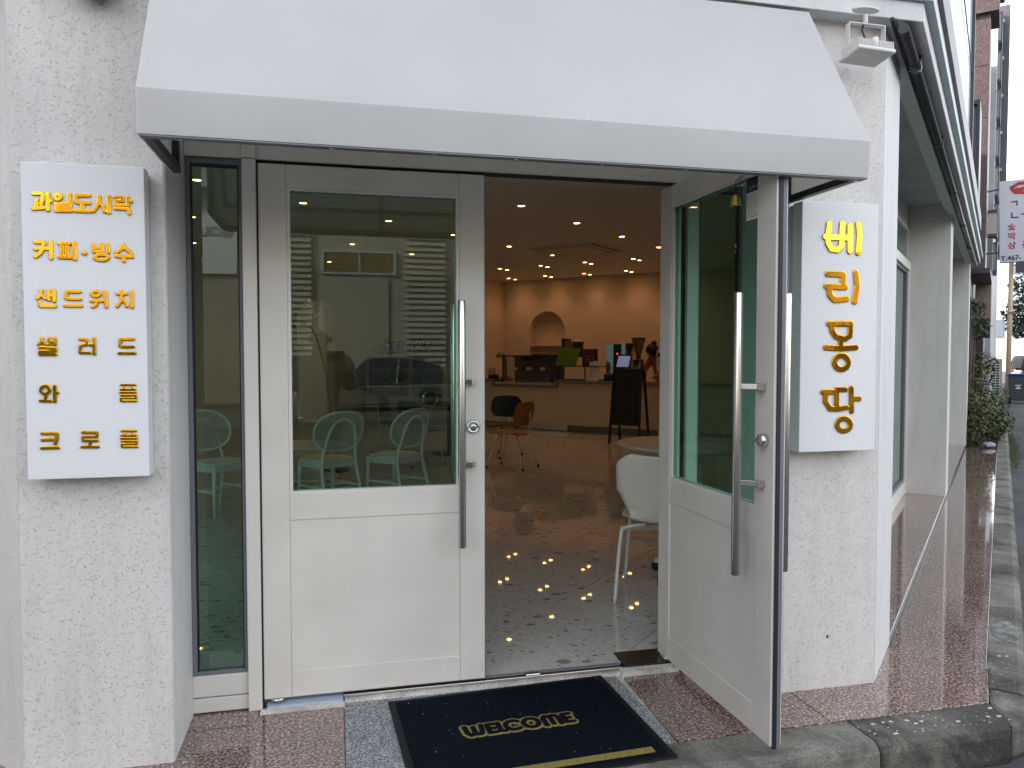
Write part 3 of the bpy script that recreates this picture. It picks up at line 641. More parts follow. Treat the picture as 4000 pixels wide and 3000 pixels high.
LEFT= [(0.0055, [[(-0.1446, 0.3976), (-0.122, 0.3987), (-0.1182, 0.3932), (-0.12, 0.3764), (-0.1233, 0.3645)], [(-0.1366, 0.3779), (-0.1371, 0.3549)], [(-0.1453, 0.3505), (-0.1169, 0.3541)], [(-0.1047, 0.3988), (-0.1049, 0.3479)], [(-0.1037, 0.3754), (-0.0964, 0.3758)]]), (0.0055, [[(-0.0684, 0.3905), (-0.0693, 0.3868), (-0.0716, 0.3838), (-0.075, 0.382), (-0.0786, 0.3818), (-0.0819, 0.3833), (-0.0841, 0.3861), (-0.0849, 0.3897), (-0.084, 0.3934), (-0.0816, 0.3964), (-0.0783, 0.3982), (-0.0746, 0.3984), (-0.0714, 0.3969), (-0.0691, 0.3941), (-0.0684, 0.3905)], [(-0.0453, 0.399), (-0.0457, 0.3781)], [(-0.0832, 0.3673), (-0.0428, 0.3691)], [(-0.0819, 0.3573), (-0.043, 0.359), (-0.0428, 0.3681)], [(-0.0819, 0.3573), (-0.0821, 0.3472), (-0.0407, 0.349)]]), (0.0055, [[(0.0127, 0.3987), (-0.025, 0.3976), (-0.0272, 0.3789), (-0.0218, 0.3748), (0.0123, 0.375)], [(-0.0079, 0.3731), (-0.0083, 0.3528)], [(-0.03, 0.3495), (0.0149, 0.3494)]]), (0.0055, [[(0.0407, 0.3973), (0.0404, 0.382), (0.0348, 0.3665), (0.0248, 0.3508)], [(0.0416, 0.3787), (0.0532, 0.3656), (0.056, 0.3504)], [(0.0688, 0.398), (0.0685, 0.3476)]]), (0.005, [[(0.0861, 0.3967), (0.1081, 0.3971), (0.1079, 0.3862), (0.088, 0.3842), (0.0878, 0.3723), (0.1131, 0.3727)], [(0.124, 0.3978), (0.1245, 0.3722)], [(0.1247, 0.3859), (0.1342, 0.3853)], [(0.087, 0.3613), (0.1265, 0.361), (0.1272, 0.3473)]]), (0.0055, [[(-0.1427, 0.2476), (-0.1207, 0.2477), (-0.1187, 0.2424), (-0.1227, 0.2238), (-0.1305, 0.2118), (-0.1428, 0.2021)], [(-0.1432, 0.2262), (-0.1232, 0.2288)], [(-0.1165, 0.2284), (-0.1019, 0.2278)], [(-0.0994, 0.2491), (-0.0995, 0.1983)]]), (0.0055, [[(-0.0753, 0.2455), (-0.0459, 0.2458)], [(-0.0676, 0.2367), (-0.0682, 0.2053)], [(-0.0538, 0.2371), (-0.0544, 0.2057)], [(-0.0762, 0.2027), (-0.0462, 0.2018)], [(-0.0329, 0.2486), (-0.0324, 0.1978)]]), (0.0071, [[(-0.0045, 0.2177), (-0.0041, 0.2177)]]), (0.005, [[(0.0222, 0.2464), (0.0227, 0.2226), (0.0455, 0.2223), (0.0456, 0.2472)], [(0.0229, 0.2335), (0.0454, 0.2342)], [(0.0635, 0.2467), (0.0637, 0.2218)], [(0.0643, 0.2057), (0.0631, 0.2028), (0.0596, 0.2001), (0.0544, 0.198), (0.0481, 0.1968), (0.0413, 0.1967), (0.035, 0.1975), (0.0299, 0.1992), (0.0266, 0.2017), (0.0255, 0.2046), (0.0267, 0.2076), (0.0301, 0.2102), (0.0353, 0.2123), (0.0416, 0.2135), (0.0484, 0.2137), (0.0547, 0.2129), (0.0598, 0.2111), (0.0632, 0.2086), (0.0643, 0.2057)]]), (0.0055, [[(0.1086, 0.2458), (0.1052, 0.2361), (0.0972, 0.2283), (0.0876, 0.2225)], [(0.1106, 0.238), (0.121, 0.2314), (0.1313, 0.2197)], [(0.0874, 0.2109), (0.133, 0.2101)], [(0.1095, 0.2094), (0.1096, 0.196)]]), (0.005, [[(-0.1293, 0.0975), (-0.1302, 0.0857), (-0.1396, 0.072)], [(-0.1287, 0.0823), (-0.1189, 0.0724)], [(-0.1086, 0.0979), (-0.1083, 0.0682)], [(-0.0934, 0.0982), (-0.0932, 0.0643)], [(-0.108, 0.0827), (-0.0937, 0.0819)], [(-0.1337, 0.061), (-0.1325, 0.0485), (-0.0913, 0.0485)]]), (0.005, [[(-0.0196, 0.0952), (-0.0566, 0.0955), (-0.0592, 0.0751), (-0.054, 0.0724), (-0.0191, 0.0723)], [(-0.0622, 0.0509), (-0.017, 0.0509)]]), (0.005, [[(0.038, 0.0897), (0.0367, 0.0862), (0.0334, 0.0832), (0.0286, 0.0816), (0.0233, 0.0815), (0.0185, 0.083), (0.0153, 0.0858), (0.0142, 0.0893), (0.0154, 0.0929), (0.0188, 0.0958), (0.0236, 0.0975), (0.0289, 0.0976), (0.0336, 0.0961), (0.0369, 0.0933), (0.038, 0.0897)], [(0.0131, 0.0671), (0.0444, 0.0676)], [(0.0281, 0.0656), (0.0263, 0.0543), (0.0168, 0.0483)], [(0.0544, 0.0976), (0.056, 0.0489)]]), (0.005, [[(0.1021, 0.0995), (0.1026, 0.0923)], [(0.0884, 0.0914), (0.1144, 0.0911)], [(0.1026, 0.0889), (0.1, 0.0692), (0.0876, 0.0507)], [(0.1048, 0.0727), (0.1132, 0.0635), (0.1153, 0.0521)], [(0.1314, 0.0984), (0.1314, 0.0489)]]), (0.005, [[(-0.1298, -0.0521), (-0.1305, -0.0623), (-0.1391, -0.071)], [(-0.1285, -0.0628), (-0.119, -0.0715)], [(-0.1089, -0.052), (-0.1093, -0.0715)], [(-0.0942, -0.0519), (-0.0946, -0.0715)], [(-0.1091, -0.0622), (-0.0944, -0.0621)], [(-0.1362, -0.0817), (-0.0938, -0.0834), (-0.094, -0.0927), (-0.1364, -0.0933), (-0.1366, -0.1015), (-0.0926, -0.1021)]]), (0.0047, [[(-0.0218, -0.0539), (-0.0024, -0.0544), (-0.0022, -0.0706), (-0.0215, -0.0745), (-0.0227, -0.0962), (0.0061, -0.0973)], [(0.0066, -0.072), (0.0173, -0.072)], [(0.0183, -0.0514), (0.0184, -0.1009)]]), (0.005, [[(0.1329, -0.0529), (0.0955, -0.0531), (0.094, -0.0747), (0.0983, -0.0774), (0.1325, -0.0776)], [(0.0906, -0.0979), (0.1362, -0.0984)]]), (0.005, [[(-0.1126, -0.2137), (-0.1139, -0.219), (-0.1173, -0.2233), (-0.1222, -0.2256), (-0.1275, -0.2255), (-0.1323, -0.2231), (-0.1355, -0.2188), (-0.1366, -0.2135), (-0.1353, -0.2082), (-0.1319, -0.204), (-0.127, -0.2016), (-0.1217, -0.2017), (-0.1169, -0.2041), (-0.1136, -0.2084), (-0.1126, -0.2137)], [(-0.1231, -0.2282), (-0.1235, -0.2472)], [(-0.1384, -0.2476), (-0.1096, -0.2489)], [(-0.0973, -0.2022), (-0.0978, -0.2505)], [(-0.0967, -0.2227), (-0.0899, -0.2228)]]), (0.0036, [[(0.0947, -0.1995), (0.135, -0.1999)], [(0.1036, -0.2092), (0.1035, -0.2133)], [(0.1274, -0.2094), (0.1273, -0.2136)], [(0.0931, -0.2144), (0.1355, -0.2148)], [(0.0916, -0.2239), (0.1367, -0.2244)], [(0.0941, -0.2338), (0.1366, -0.2343), (0.1364, -0.2433), (0.094, -0.243), (0.0938, -0.2517), (0.1376, -0.2523)]]), (0.005, [[(-0.1359, -0.3508), (-0.0947, -0.3523), (-0.0945, -0.3679), (-0.0993, -0.384)], [(-0.1358, -0.3713), (-0.099, -0.3708)], [(-0.1377, -0.397), (-0.0916, -0.3974)]]), (0.0047, [[(-0.0197, -0.35), (0.0201, -0.3515), (0.0198, -0.3643), (-0.0191, -0.3639), (-0.0194, -0.3763), (0.0209, -0.3777)], [(0.0007, -0.3778), (0.0004, -0.3956)], [(-0.0225, -0.3964), (0.0232, -0.3977)]]), (0.0036, [[(0.094, -0.3481), (0.1351, -0.3491)], [(0.1036, -0.3576), (0.1036, -0.3618)], [(0.1261, -0.3582), (0.1261, -0.3624)], [(0.0926, -0.3625), (0.1357, -0.3635)], [(0.0916, -0.372), (0.1383, -0.3732)], [(0.0942, -0.3817), (0.1362, -0.3828), (0.136, -0.3918), (0.094, -0.3912), (0.0939, -0.3996), (0.1378, -0.4009)]])]
RIGHT= [(0.0109, [[(-0.0586, 0.4135), (-0.0641, 0.3734), (-0.0634, 0.338), (-0.0486, 0.3149), (-0.019, 0.312), (-0.0023, 0.3274), (-0.0002, 0.4158)], [(-0.0764, 0.3621), (-0.001, 0.3609), (0.0338, 0.3621)], [(0.0348, 0.4072), (0.0367, 0.3094)], [(0.0741, 0.4181), (0.0796, 0.3676), (0.0744, 0.3039)]]), (0.0109, [[(-0.0612, 0.2171), (0.0081, 0.2165), (0.009, 0.168)], [(-0.0666, 0.1681), (0.0186, 0.166)], [(-0.054, 0.1646), (-0.0503, 0.1328), (-0.0279, 0.1139), (0.0258, 0.1197)], [(0.0658, 0.2246), (0.0732, 0.1738), (0.063, 0.1098)]]), (0.0104, [[(-0.0533, 0.0199), (0.0468, 0.0208), (0.0446, -0.0265), (0.0225, -0.0405), (-0.0189, -0.0324), (-0.0363, -0.0104), (-0.0419, 0.0183)], [(0.0022, -0.0422), (0.0028, -0.0722)], [(-0.0654, -0.074), (0.0042, -0.0783), (0.073, -0.0737)], [(0.039, -0.1339), (0.0373, -0.1434), (0.0319, -0.1518), (0.0235, -0.158), (0.0132, -0.1612), (0.0021, -0.1612), (-0.0083, -0.1578), (-0.0168, -0.1516), (-0.0225, -0.1432), (-0.0246, -0.1338), (-0.0228, -0.1243), (-0.0175, -0.1159), (-0.0092, -0.1098), (0.0011, -0.1065), (0.0121, -0.1065), (0.0226, -0.1098), (0.0312, -0.116), (0.0369, -0.1244), (0.039, -0.1339)]]), (0.0098, [[(-0.0748, -0.2513), (-0.0306, -0.2524)], [(-0.064, -0.2536), (-0.0634, -0.2897), (-0.042, -0.3189), (-0.0071, -0.3212), (0.0342, -0.3151)], [(-0.0131, -0.2414), (0.0277, -0.243)], [(-0.013, -0.2431), (-0.0119, -0.3016), (-0.0053, -0.3184)], [(0.0538, -0.2371), (0.0576, -0.3307)], [(0.0605, -0.2803), (0.0913, -0.2807)], [(0.0535, -0.385), (0.0518, -0.3936), (0.0466, -0.4011), (0.0385, -0.4066), (0.0286, -0.4093), (0.0179, -0.4091), (0.0079, -0.4059), (-0.0004, -0.4), (-0.0059, -0.3924), (-0.0079, -0.3837), (-0.0062, -0.3752), (-0.001, -0.3677), (0.007, -0.3622), (0.017, -0.3594), (0.0276, -0.3596), (0.0377, -0.3628), (0.046, -0.3686), (0.0515, -0.3763), (0.0535, -0.385)]])]
sign(-.941, -.587, 1.002, 1.996, -.44, 'white signboard with six rows of golden letters left of the doors', LEFT, -.76, 1.5, 1)
sign(1.793, 2.140, 1.009, 2.0, -.44, 'white signboard with four large golden letters right of the doors', RIGHT, 1.97, 1.5, 0)

# ================================================================ FLOODLIGHT AND PIPE
fl = thing('floodlight', 'small white floodlight under the fascia right of the awning', 'floodlight', (2.04, -.45, 2.70))
MB().prism([(1.985+.058*math.cos(t)+.05, -.475+.030*math.sin(t)) for t in [i*math.pi/8 for i in range(16)]], 2.7385, 2.7445).lathe([(.009, 2.726), (.009, 2.690)], (2.035, -.475, 0), 10).build('mounting_plate', M_white, fl, .001)
bk = MB(); by = -.475
bk.box(1.955, 2.118, by-.012, by+.012, 2.683, 2.687)
for x in (1.955, 2.115): bk.box(x, x+.003, by-.012, by+.012, 2.560, 2.687)
bk.build('bracket', M_white, fl, .001)
FM = FR(2.036, by-.01, 2.565) @ Matrix.Rotation(R(-7), 4, 'X') @ Matrix.Rotation(R(2), 4, 'Y')
MB(FM).box(-.083, .083, -.062, .062, -.012, .004).build('housing', M_white, fl, .006)
MB(FM).box(-.070, .070, -.048, .048, -.0135, -.0118).build('lens', mat('frosted_lens', (.6, .6, .6), .3), fl, .001)
fn = MB(FM)
for k in range(19): fn.box(-.076+k*.0084, -.0735+k*.0084, -.056, .050, .003, .034)
fn.build('cooling_fins', M_white, fl)
MB(FM).lathe([(.011, .003), (.011, .046), (.008, .048)], (.004, -.045, 0), 14).build('cable_gland', M_white, fl)
MB().tube([(2.040, by-.03, 2.600), (2.036, by-.028, 2.61), (2.018, by-.02, 2.625), (2.012, by-.012, 2.655), (2.022, by, 2.675), (2.030, by, 2.69)], .0038, 8).build('cable', M_black, fl)

pp = thing('drainpipe', 'black pipe running under the eave along the street windows', 'pipe', P(-.05, .07, 2.70))
MB(ST).tube([(-.05, .072, 2.708), (4.8, .078, 2.712), (9.6, .085, 2.714)], .021, 14).tube([(.36, .074, 2.709), (.46, .074, 2.709)], .026, 14).build('pipe', M_darkmetal, pp)
MB(ST).tube([(-.10, .035, 2.735), (4.8, .040, 2.74), (9.6, .045, 2.742)], .009, 8).build('cable', M_black, pp)
cl = MB(ST)
for a in (.40, 1.9, 3.6, 5.4, 7.3): cl.box(a, a+.02, .048, .100, 2.684, 2.7435)
cl.build('clamps', M_darkmetal, pp, kind="stuff")

dc = thing('dome_fitting', 'dark round fitting at the top left edge of the stucco wall', 'camera', (-.73, -.38, 2.5))
MB().lathe([(.05, 2.63), (.07, 2.615), (.07, 2.57), (.055, 2.545), (.03, 2.532), (.005, 2.528)], (-.73, -.425, 0), 20).build('dome', mat('dome_brown', (.05, .035, .025), .5), dc)
MB().box(-.78, -.68, -.425, -.35, 2.63, 2.65).build('mount', M_gasket, dc)
# ================================================================ INTERIOR
ZF, ZC = .02, 3.04
room_poly = [(-.9, .055), (1.75, .055), tuple(P(.53, -.40)[:2]), tuple(P(11.6, -.40)[:2]), tuple(P(11.6, -11.4)[:2]), Lp(13.0, .1), Lp(.6, .1)]
floor = struct(MB().prism(room_poly, -.10, .0145).build('cafe_floor', mat('tile_joint', (.05, .045, .04), .7)))
# polished terrazzo
M_terr = mat('terrazzo', (.3, .3, .29), .022, spec=.5); n, L, p = nodes(M_terr)
tc = n.new('ShaderNodeTexCoord'); oi = n.new('ShaderNodeObjectInfo')
ofs = n.new('ShaderNodeVectorMath'); ofs.operation = 'MULTIPLY_ADD'; ofs.inputs[1].default_value = (37, 37, 37)
cb = n.new('ShaderNodeCombineXYZ'); L.new(oi.outputs['Random'], cb.inputs[0]); L.new(oi.outputs['Random'], cb.inputs[1])
L.new(cb.outputs[0], ofs.inputs[0]); L.new(tc.outputs['Object'], ofs.inputs[2])
dz = n.new('ShaderNodeTexNoise'); dz.inputs['Scale'].default_value = 7; L.new(ofs.outputs[0], dz.inputs['Vector'])
dm_ = n.new('ShaderNodeVectorMath'); dm_.operation = 'MULTIPLY_ADD'; dm_.inputs[1].default_value = (.05, .05, .05); L.new(dz.outputs['Color'], dm_.inputs[0]); L.new(ofs.outputs[0], dm_.inputs[2])
last = None
base = n.new('ShaderNodeTexNoise'); base.inputs['Scale'].default_value = 40; base.inputs['Detail'].default_value = 6; L.new(ofs.outputs[0], base.inputs['Vector'])
br = ramp(n, [(.3, (.50, .495, .48)), (.5, (.58, .575, .56)), (.7, (.64, .635, .62))]); L.new(base.outputs['Fac'], br.inputs[0]); last = br.outputs[0]
for sc_, th_, keep, c1, c2 in ((9, .20, .62, (.15, .14, .13), (.36, .31, .27)), (26, .20, .70, (.10, .095, .09), (.24, .18, .15)), (70, .15, .72, (.2, .19, .185), (.3, .29, .28))):
    mp_ = n.new('ShaderNodeMapping'); mp_.inputs['Rotation'].default_value = (0, 0, R(-12)); mp_.inputs['Scale'].default_value = (1, 1.55, 1); L.new(dm_.outputs[0], mp_.inputs[0])
    v = n.new('ShaderNodeTexVoronoi'); v.inputs['Scale'].default_value = sc_; L.new(mp_.outputs[0], v.inputs['Vector'])
    sp = n.new('ShaderNodeSeparateColor'); L.new(v.outputs['Color'], sp.inputs[0])
    rad = n.new('ShaderNodeMath'); rad.operation = 'MULTIPLY_ADD'; rad.inputs[1].default_value = .22; rad.inputs[2].default_value = th_-.06; L.new(sp.outputs[1], rad.inputs[0])
    lt = n.new('ShaderNodeMath'); lt.operation = 'LESS_THAN'; L.new(v.outputs['Distance'], lt.inputs[0]); L.new(rad.outputs[0], lt.inputs[1])
    kp = n.new('ShaderNodeMath'); kp.operation = 'GREATER_THAN'; kp.inputs[1].default_value = keep; L.new(sp.outputs[0], kp.inputs[0])
    an = n.new('ShaderNodeMath'); an.operation = 'MULTIPLY'; L.new(lt.outputs[0], an.inputs[0]); L.new(kp.outputs[0], an.inputs[1])
    cr = ramp(n, [(0, c1), (.55, tuple((a+b)/2 for a, b in zip(c1, c2))), (1, c2)]); L.new(sp.outputs[2], cr.inputs[0])
    mx = n.new('ShaderNodeMix'); mx.data_type = 'RGBA'; fm = n.new('ShaderNodeMath'); fm.operation = 'MULTIPLY'; fm.inputs[1].default_value = .8; L.new(an.outputs[0], fm.inputs[0])
    L.new(fm.outputs[0], mx.inputs[0]); L.new(last, mx.inputs[6]); L.new(cr.outputs[0], mx.inputs[7]); last = mx.outputs[2]
L.new(last, p.inputs['Base Color'])
wv = n.new('ShaderNodeTexNoise'); wv.inputs['Scale'].default_value = 3.2; L.new(tc.outputs['Object'], wv.inputs['Vector'])
bp = n.new('ShaderNodeBump'); bp.inputs['Strength'].default_value = .012; bp.inputs['Distance'].default_value = .004; L.new(wv.outputs['Fac'], bp.inputs['Height']); TS = .615; far = MB(); nt_ = 0
for ia in range(-5, 19):
    for ib in range(-18, 1):
        row = ib
        a0, b0 = -.12 + ia*TS + (.26 if row % 2 else 0), -.995 + ib*TS
        a1, b1 = a0+TS-.0045, b0+TS-.0045
        if b0 > -.40 or a0 < -2.4 or a1 > 11.2: continue
        c = [P(a, b) for a, b in ((a0, b0), (a1, b0), (a1, b1), (a0, b1))]
        if max(q.y for q in c) < .06: continue
        near = a0 < 6.0 and b0 > -7.0
        if b1 > -.38: b1 = -.38; c = [P(a, b) for a, b in ((a0, b0), (a1, b0), (a1, b1), (a0, b1))]
        if near:
            m_ = MB(); m_.prism([(q.x, q.y) for q in c], .0150, .0200)
            if min(q.y for q in c) < .0505: m_.clip((0, .0505, 0), (0, -1, 0))
            if min(q.x for q in c) < -1.6: pass
            m_.build('tile', M_terr, floor); nt_ += 1
        else: far.prism([(q.x, q.y) for q in c], .0150, .0200)
far.build('far_tiles', M_terr, floor, kind='stuff')

ceiling = struct(MB().prism([(q[0], q[1]) for q in room_poly], ZC, ZC+.15).build('cafe_ceiling', M_ceil))
# walls: back wall with an arched niche, left wall with an arched doorway, projecting block
AB, BL, BK = 10.82, -11.1, -9.03
def arch_wall(M, u0, u1, z0, z1, ac, ar, zs, depth, name, niche_floor=None):
    """wall slab from u0..u1 with arched opening of half width ar, springing at zs, in plane v=0, going back to v=depth"""
    b = MB(M); arcp = [(ac-ar, niche_floor if niche_floor else z0)] + [(ac-ar*math.cos(math.pi*i/24), zs+ar*math.sin(math.pi*i/24)) for i in range(25)] + [(ac+ar, niche_floor if niche_floor else z0)]
    top = []
    n_ = len(arcp)
    for i in range(n_-1):
        (ua, za), (ub, zb) = arcp[i], arcp[i+1]
        if abs(ua-ub) > 1e-6: b.quad((ua, 0, za), (ub, 0, zb), (ub, 0, z1), (ua, 0, z1))
        f = b.quad((ua, 0, za), (ub, 0, zb), (ub, depth, zb), (ua, depth, za))
    b.quad((u0, 0, z0), (ac-ar, 0, z0), (ac-ar, 0, z1), (u0, 0, z1)).quad((ac+ar, 0, z0), (u1, 0, z0), (u1, 0, z1), (ac+ar, 0, z1))
    if niche_floor:
        b.quad((ac-ar, 0, z0), (ac+ar, 0, z0), (ac+ar, 0, niche_floor), (ac-ar, 0, niche_floor)).quad((ac-ar, 0, niche_floor), (ac+ar, 0, niche_floor), (ac+ar, depth, niche_floor), (ac-ar, depth, niche_floor))
        b.quad((ac-ar, depth, niche_floor), (ac+ar, depth, niche_floor), (ac+ar, depth, zs+ar), (ac-ar, depth, zs+ar))
    return struct(b.build(name, M_intwall))
MBK = Matrix(((-N3.x, S3.x, 0, P(AB, 0).x), (-N3.y, S3.y, 0, P(AB, 0).y), (0, 0, 1, 0), (0, 0, 0, 1)))   # u = -b, v = +a
bw = arch_wall(MBK, .40, 9.03, ZF, ZC, 7.90, .45, 1.89, .22, 'back_wall', .85)
for z in (1.12, 1.36, 1.60):
    MB(MBK).box(7.452, 8.348, .02, .21, z-.012, z+.012).build('niche_shelf', M_intwall, bw, .002)
MLW = Matrix(((S3.x, -N3.x, 0, P(0, BL).x), (S3.y, -N3.y, 0, P(0, BL).y), (0, 0, 1, 0), (0, 0, 0, 1)))   # u = a, v = -b
arch_wall(MLW, -2.3, 9.6, ZF, ZC, 7.15, .50, 2.03, .25, 'left_inner_wall')
struct(MB(MLW).box(6.3, 8.0, 1.4, 1.45, ZF, ZC).box(6.3, 6.35, .25, 1.4, ZF, ZC).box(7.95, 8.0, .25, 1.4, ZF, ZC).build('passage_wall', M_intwall))
struct(MB(ST).box(9.6, AB+.1, BL, BK, ZF, ZC).build('inner_wall_block', M_intwall))
struct(MB(ST).box(9.92, AB+.3, -.55, -.375, ZF, ZC).build('street_end_wall', M_intwall))
# reveal the rear side of the building so no daylight leaks in
struct(MB(ST).box(AB+.3, AB+.5, -11.6, -.1, -.1, ZC+.1).build('rear_wall', M_intwall))

# counter: white front, recessed plinth, stepped stone top
ct = thing('counter', 'long white cafe counter with a stepped stone top and recessed plinth', 'counter', P(8.4, -5, ZF))
MB(ST).box(8.38, 9.0, -8.25, -1.0, .14, .885).build('counter_front', mat('counter_paint', (.62, .54, .46), .6), ct, .003)
MB(ST).box(8.46, 8.95, -8.2, -1.0, ZF, .14).build('plinth', mat('plinth_grey', (.2, .19, .17), .3), ct)
tp = MB(ST)
tp.box(8.34, 9.02, -8.3, -7.62, .888, .940).box(8.34, 9.02, -6.30, -.98, .888, .940)
tp.box(8.335, 9.02, -7.66, -6.26, .80, .852).box(8.337, 9.019, -7.66, -7.62, .852, .941).box(8.337, 9.019, -6.30, -6.26, .852, .941)
tp.build('countertop', M_countertop, ct, .002)
MB(ST).box(8.455, 8.459, -7.1, -6.1, .03, .135).build('plinth_light_panel', M_steel, ct)
# tall chrome post by the counter
MB(ST).lathe([(.02, ZF), (.02, .14)], (8.42, -4.35, 0), 12).lathe([(.02, ZF), (.02, .14)], (8.42, -4.2, 0), 12).build('leg', M_chrome, ct)

M_dish = mat('pastry', (.45, .28, .13), .7, var=(30, .4))
cs = thing('pastry_case', 'black framed glass pastry case set into the dip of the counter', 'display case', P(8.45, -6.95, .855))
f = MB(ST); za, zb_ = .853, 1.39; ba, bb = -7.48, -6.40; fa, fa2 = 8.42, 8.88
for a in (fa, fa2-.025):
    for b_ in (ba, bb-.025): f.box(a, a+.025, b_, b_+.025, za, zb_)
    for z in (za, zb_-.03): f.box(a, a+.025, ba+.025, bb-.025, z, z+.03)
for b_ in (ba, bb-.025):
    for z in (za, zb_-.03): f.box(fa+.025, fa2-.025, b_, b_+.025, z, z+.03)
f.box(fa+.1, fa+.35, -7.15, -7.05, zb_-.10, zb_-.03).build('frame', M_darkmetal, cs, .002)
MB(ST).box(fa+.006, fa+.012, ba+.02, bb-.02, za+.03, zb_-.03).build('pane', M_glass_clear, cs)
MB(ST).box(fa+.03, fa2-.03, ba+.02, bb-.02, 1.10, 1.108).build('shelf', M_glass_clear, cs)
MB(ST).box(fa+.03, fa2-.03, ba+.03, bb-.03, zb_-.031, zb_-.005).build('top_panel', M_darkmetal, cs)
MB(ST).box(fa2-.03, fa2-.026, ba+.02, bb-.02, za+.03, zb_-.03).build('back_panel', mat('case_darkener', (.20, .165, .14), .10), cs)  # opaque dark sheet added to darken the case interior
rnd = random.Random(2)
for k in range(7):
    t_ = MB(ST).blob((8.6+rnd.uniform(-.06, .06), -7.35+k*.14, .90 if k % 3 else 1.14), .05, (1, 1, .6)).build('pastry', M_dish); origin_to(t_, P(8.6, -7.35+k*.14, .88))
    tag(t_, 'golden pastry in the glass case, %s from the left' % ('first', 'second', 'third', 'fourth', 'fifth', 'sixth', 'seventh')[k], 'pastry', 'pastries in the glass case')
for k in range(3):
    t_ = MB(ST).hull([(8.50, -7.3+k*.3, 1.110), (8.50, -7.2+k*.3, 1.110), (8.52, -7.2+k*.3, 1.110), (8.52, -7.3+k*.3, 1.110), (8.505, -7.3+k*.3, 1.17), (8.505, -7.2+k*.3, 1.17), (8.509, -7.2+k*.3, 1.17), (8.509, -7.3+k*.3, 1.17)]).build('price_card', M_white); origin_to(t_, P(8.5, -7.25+k*.3, 1.11))
    tag(t_, '%s white price card on the pastry case shelf' % ('left', 'middle', 'right')[k], 'card', 'price cards in the pastry case')
c2 = thing('glass_sneeze_guard', 'low clear glass guard on the counter right of the pastry case', 'glass screen', P(8.4, -5.8, .94))
MB(ST).box(8.40, 8.408, -6.20, -5.42, .942, 1.18).build('pane', M_glass_clear, c2)
MB(ST).box(8.42, 8.80, -6.18, -5.44, .942, .96).build('base', M_gasket, c2)
MB(ST).box(8.40, 8.80, -6.20, -5.42, 1.182, 1.196).build('top_shelf', M_darkmetal, c2)

gm = thing('menu_board', 'open bright green menu folder standing on the glass case', 'menu', P(8.5, -6.12, 1.2))
MG = mat('green_board', (.12, .27, .02), .5)
MB(ST).hull([(8.44, -6.34, 1.198), (8.44, -6.145, 1.198), (8.45, -6.145, 1.198), (8.45, -6.34, 1.198), (8.51, -6.29, 1.525), (8.51, -6.117, 1.525), (8.52, -6.117, 1.525), (8.52, -6.29, 1.525)]).build('cover', MG, gm)
MB(ST).hull([(8.44, -6.143, 1.198), (8.44, -5.93, 1.190), (8.45, -5.93, 1.190), (8.45, -6.143, 1.198), (8.51, -6.115, 1.525), (8.51, -5.87, 1.52), (8.52, -5.87, 1.52), (8.52, -6.115, 1.525)]).build('cover', MG, gm)
def simple(name, label, cat, loc, parts, group=None):
    t = thing(name, label, cat, loc, group)
    for nm, b_, m_ in parts: b_.build(nm, m_, t)
    return t
MP = mat('pink_paper', (.5, .12, .16), .6); MR = mat('burgundy', (.10, .012, .02), .5)
simple('paper_bag', 'black and pink gift bag standing behind the green menu', 'bag', P(8.75, -6.2, 1.4), [
    ('bag_body', MB(ST).hull([(8.70, -6.34, 1.38), (8.70, -6.15, 1.38), (8.8, -6.15, 1.38), (8.8, -6.34, 1.38), (8.70, -6.36, 1.69), (8.70, -6.22, 1.69), (8.8, -6.22, 1.69), (8.8, -6.36, 1.69)]), M_darkmetal),
    ('pink_tissue', MB(ST).hull([(8.69, -6.30, 1.5), (8.69, -6.16, 1.5), (8.71, -6.16, 1.5), (8.71, -6.30, 1.5), (8.69, -6.28, 1.65), (8.69, -6.19, 1.66), (8.71, -6.19, 1.66), (8.71, -6.28, 1.65)]), MP)])
simple('paper_bag', 'second plain black bag with pale tissue on top', 'bag', P(8.75, -6.02, 1.4), [
    ('bag_body', MB(ST).hull([(8.70, -6.12, 1.38), (8.70, -5.98, 1.38), (8.8, -5.98, 1.38), (8.8, -6.12, 1.38), (8.70, -6.14, 1.63), (8.70, -5.95, 1.63), (8.8, -5.95, 1.63), (8.8, -6.14, 1.63)]), M_darkmetal),
    ('tissue', MB(ST).blob((8.75, -6.04, 1.64), .04, (1, 1.6, .7)), M_white)])
struct(MB(ST).box(8.68, 8.98, -6.45, -5.85, 1.355, 1.38).box(8.70, 8.72, -6.43, -6.41, .941, 1.355).box(8.70, 8.72, -5.89, -5.87, .941, 1.355).build('counter_riser', M_darkmetal))
pf = thing('picture_frame', 'burgundy framed card with pale cakes printed on it beside the green menu', 'picture', P(8.5, -5.68, 1.2))
MB(ST).box(8.50, 8.52, -5.83, -5.53, 1.198, 1.50).build('board', MR, pf, .003)
cakes = MB(ST); rnd = random.Random(4)
for k in range(9): cakes.prism([(8.498, 0)], 0, 0) if False else cakes.blob((8.499, -5.74+.06*(k % 3)+rnd.uniform(-.01, .01), 1.27+.05*(k//3)), .022, (.12, 1, 1), 1)
cakes.build('printed_cakes', mat('cake_print', (.45, .2, .18), .6), pf)
cb_ = thing('clipboard', 'white clipboard notice leaning on the counter front edge', 'clipboard', P(8.4, -5.55, .95))
MB(ST).hull([(8.355, -5.67, .943), (8.355, -5.45, .943), (8.36, -5.45, .943), (8.36, -5.67, .943), (8.43, -5.64, 1.27), (8.43, -5.42, 1.27), (8.436, -5.42, 1.27), (8.436, -5.64, 1.27)]).build('sheet', M_white, cb_)
tx = MB(ST); rnd = random.Random(8)
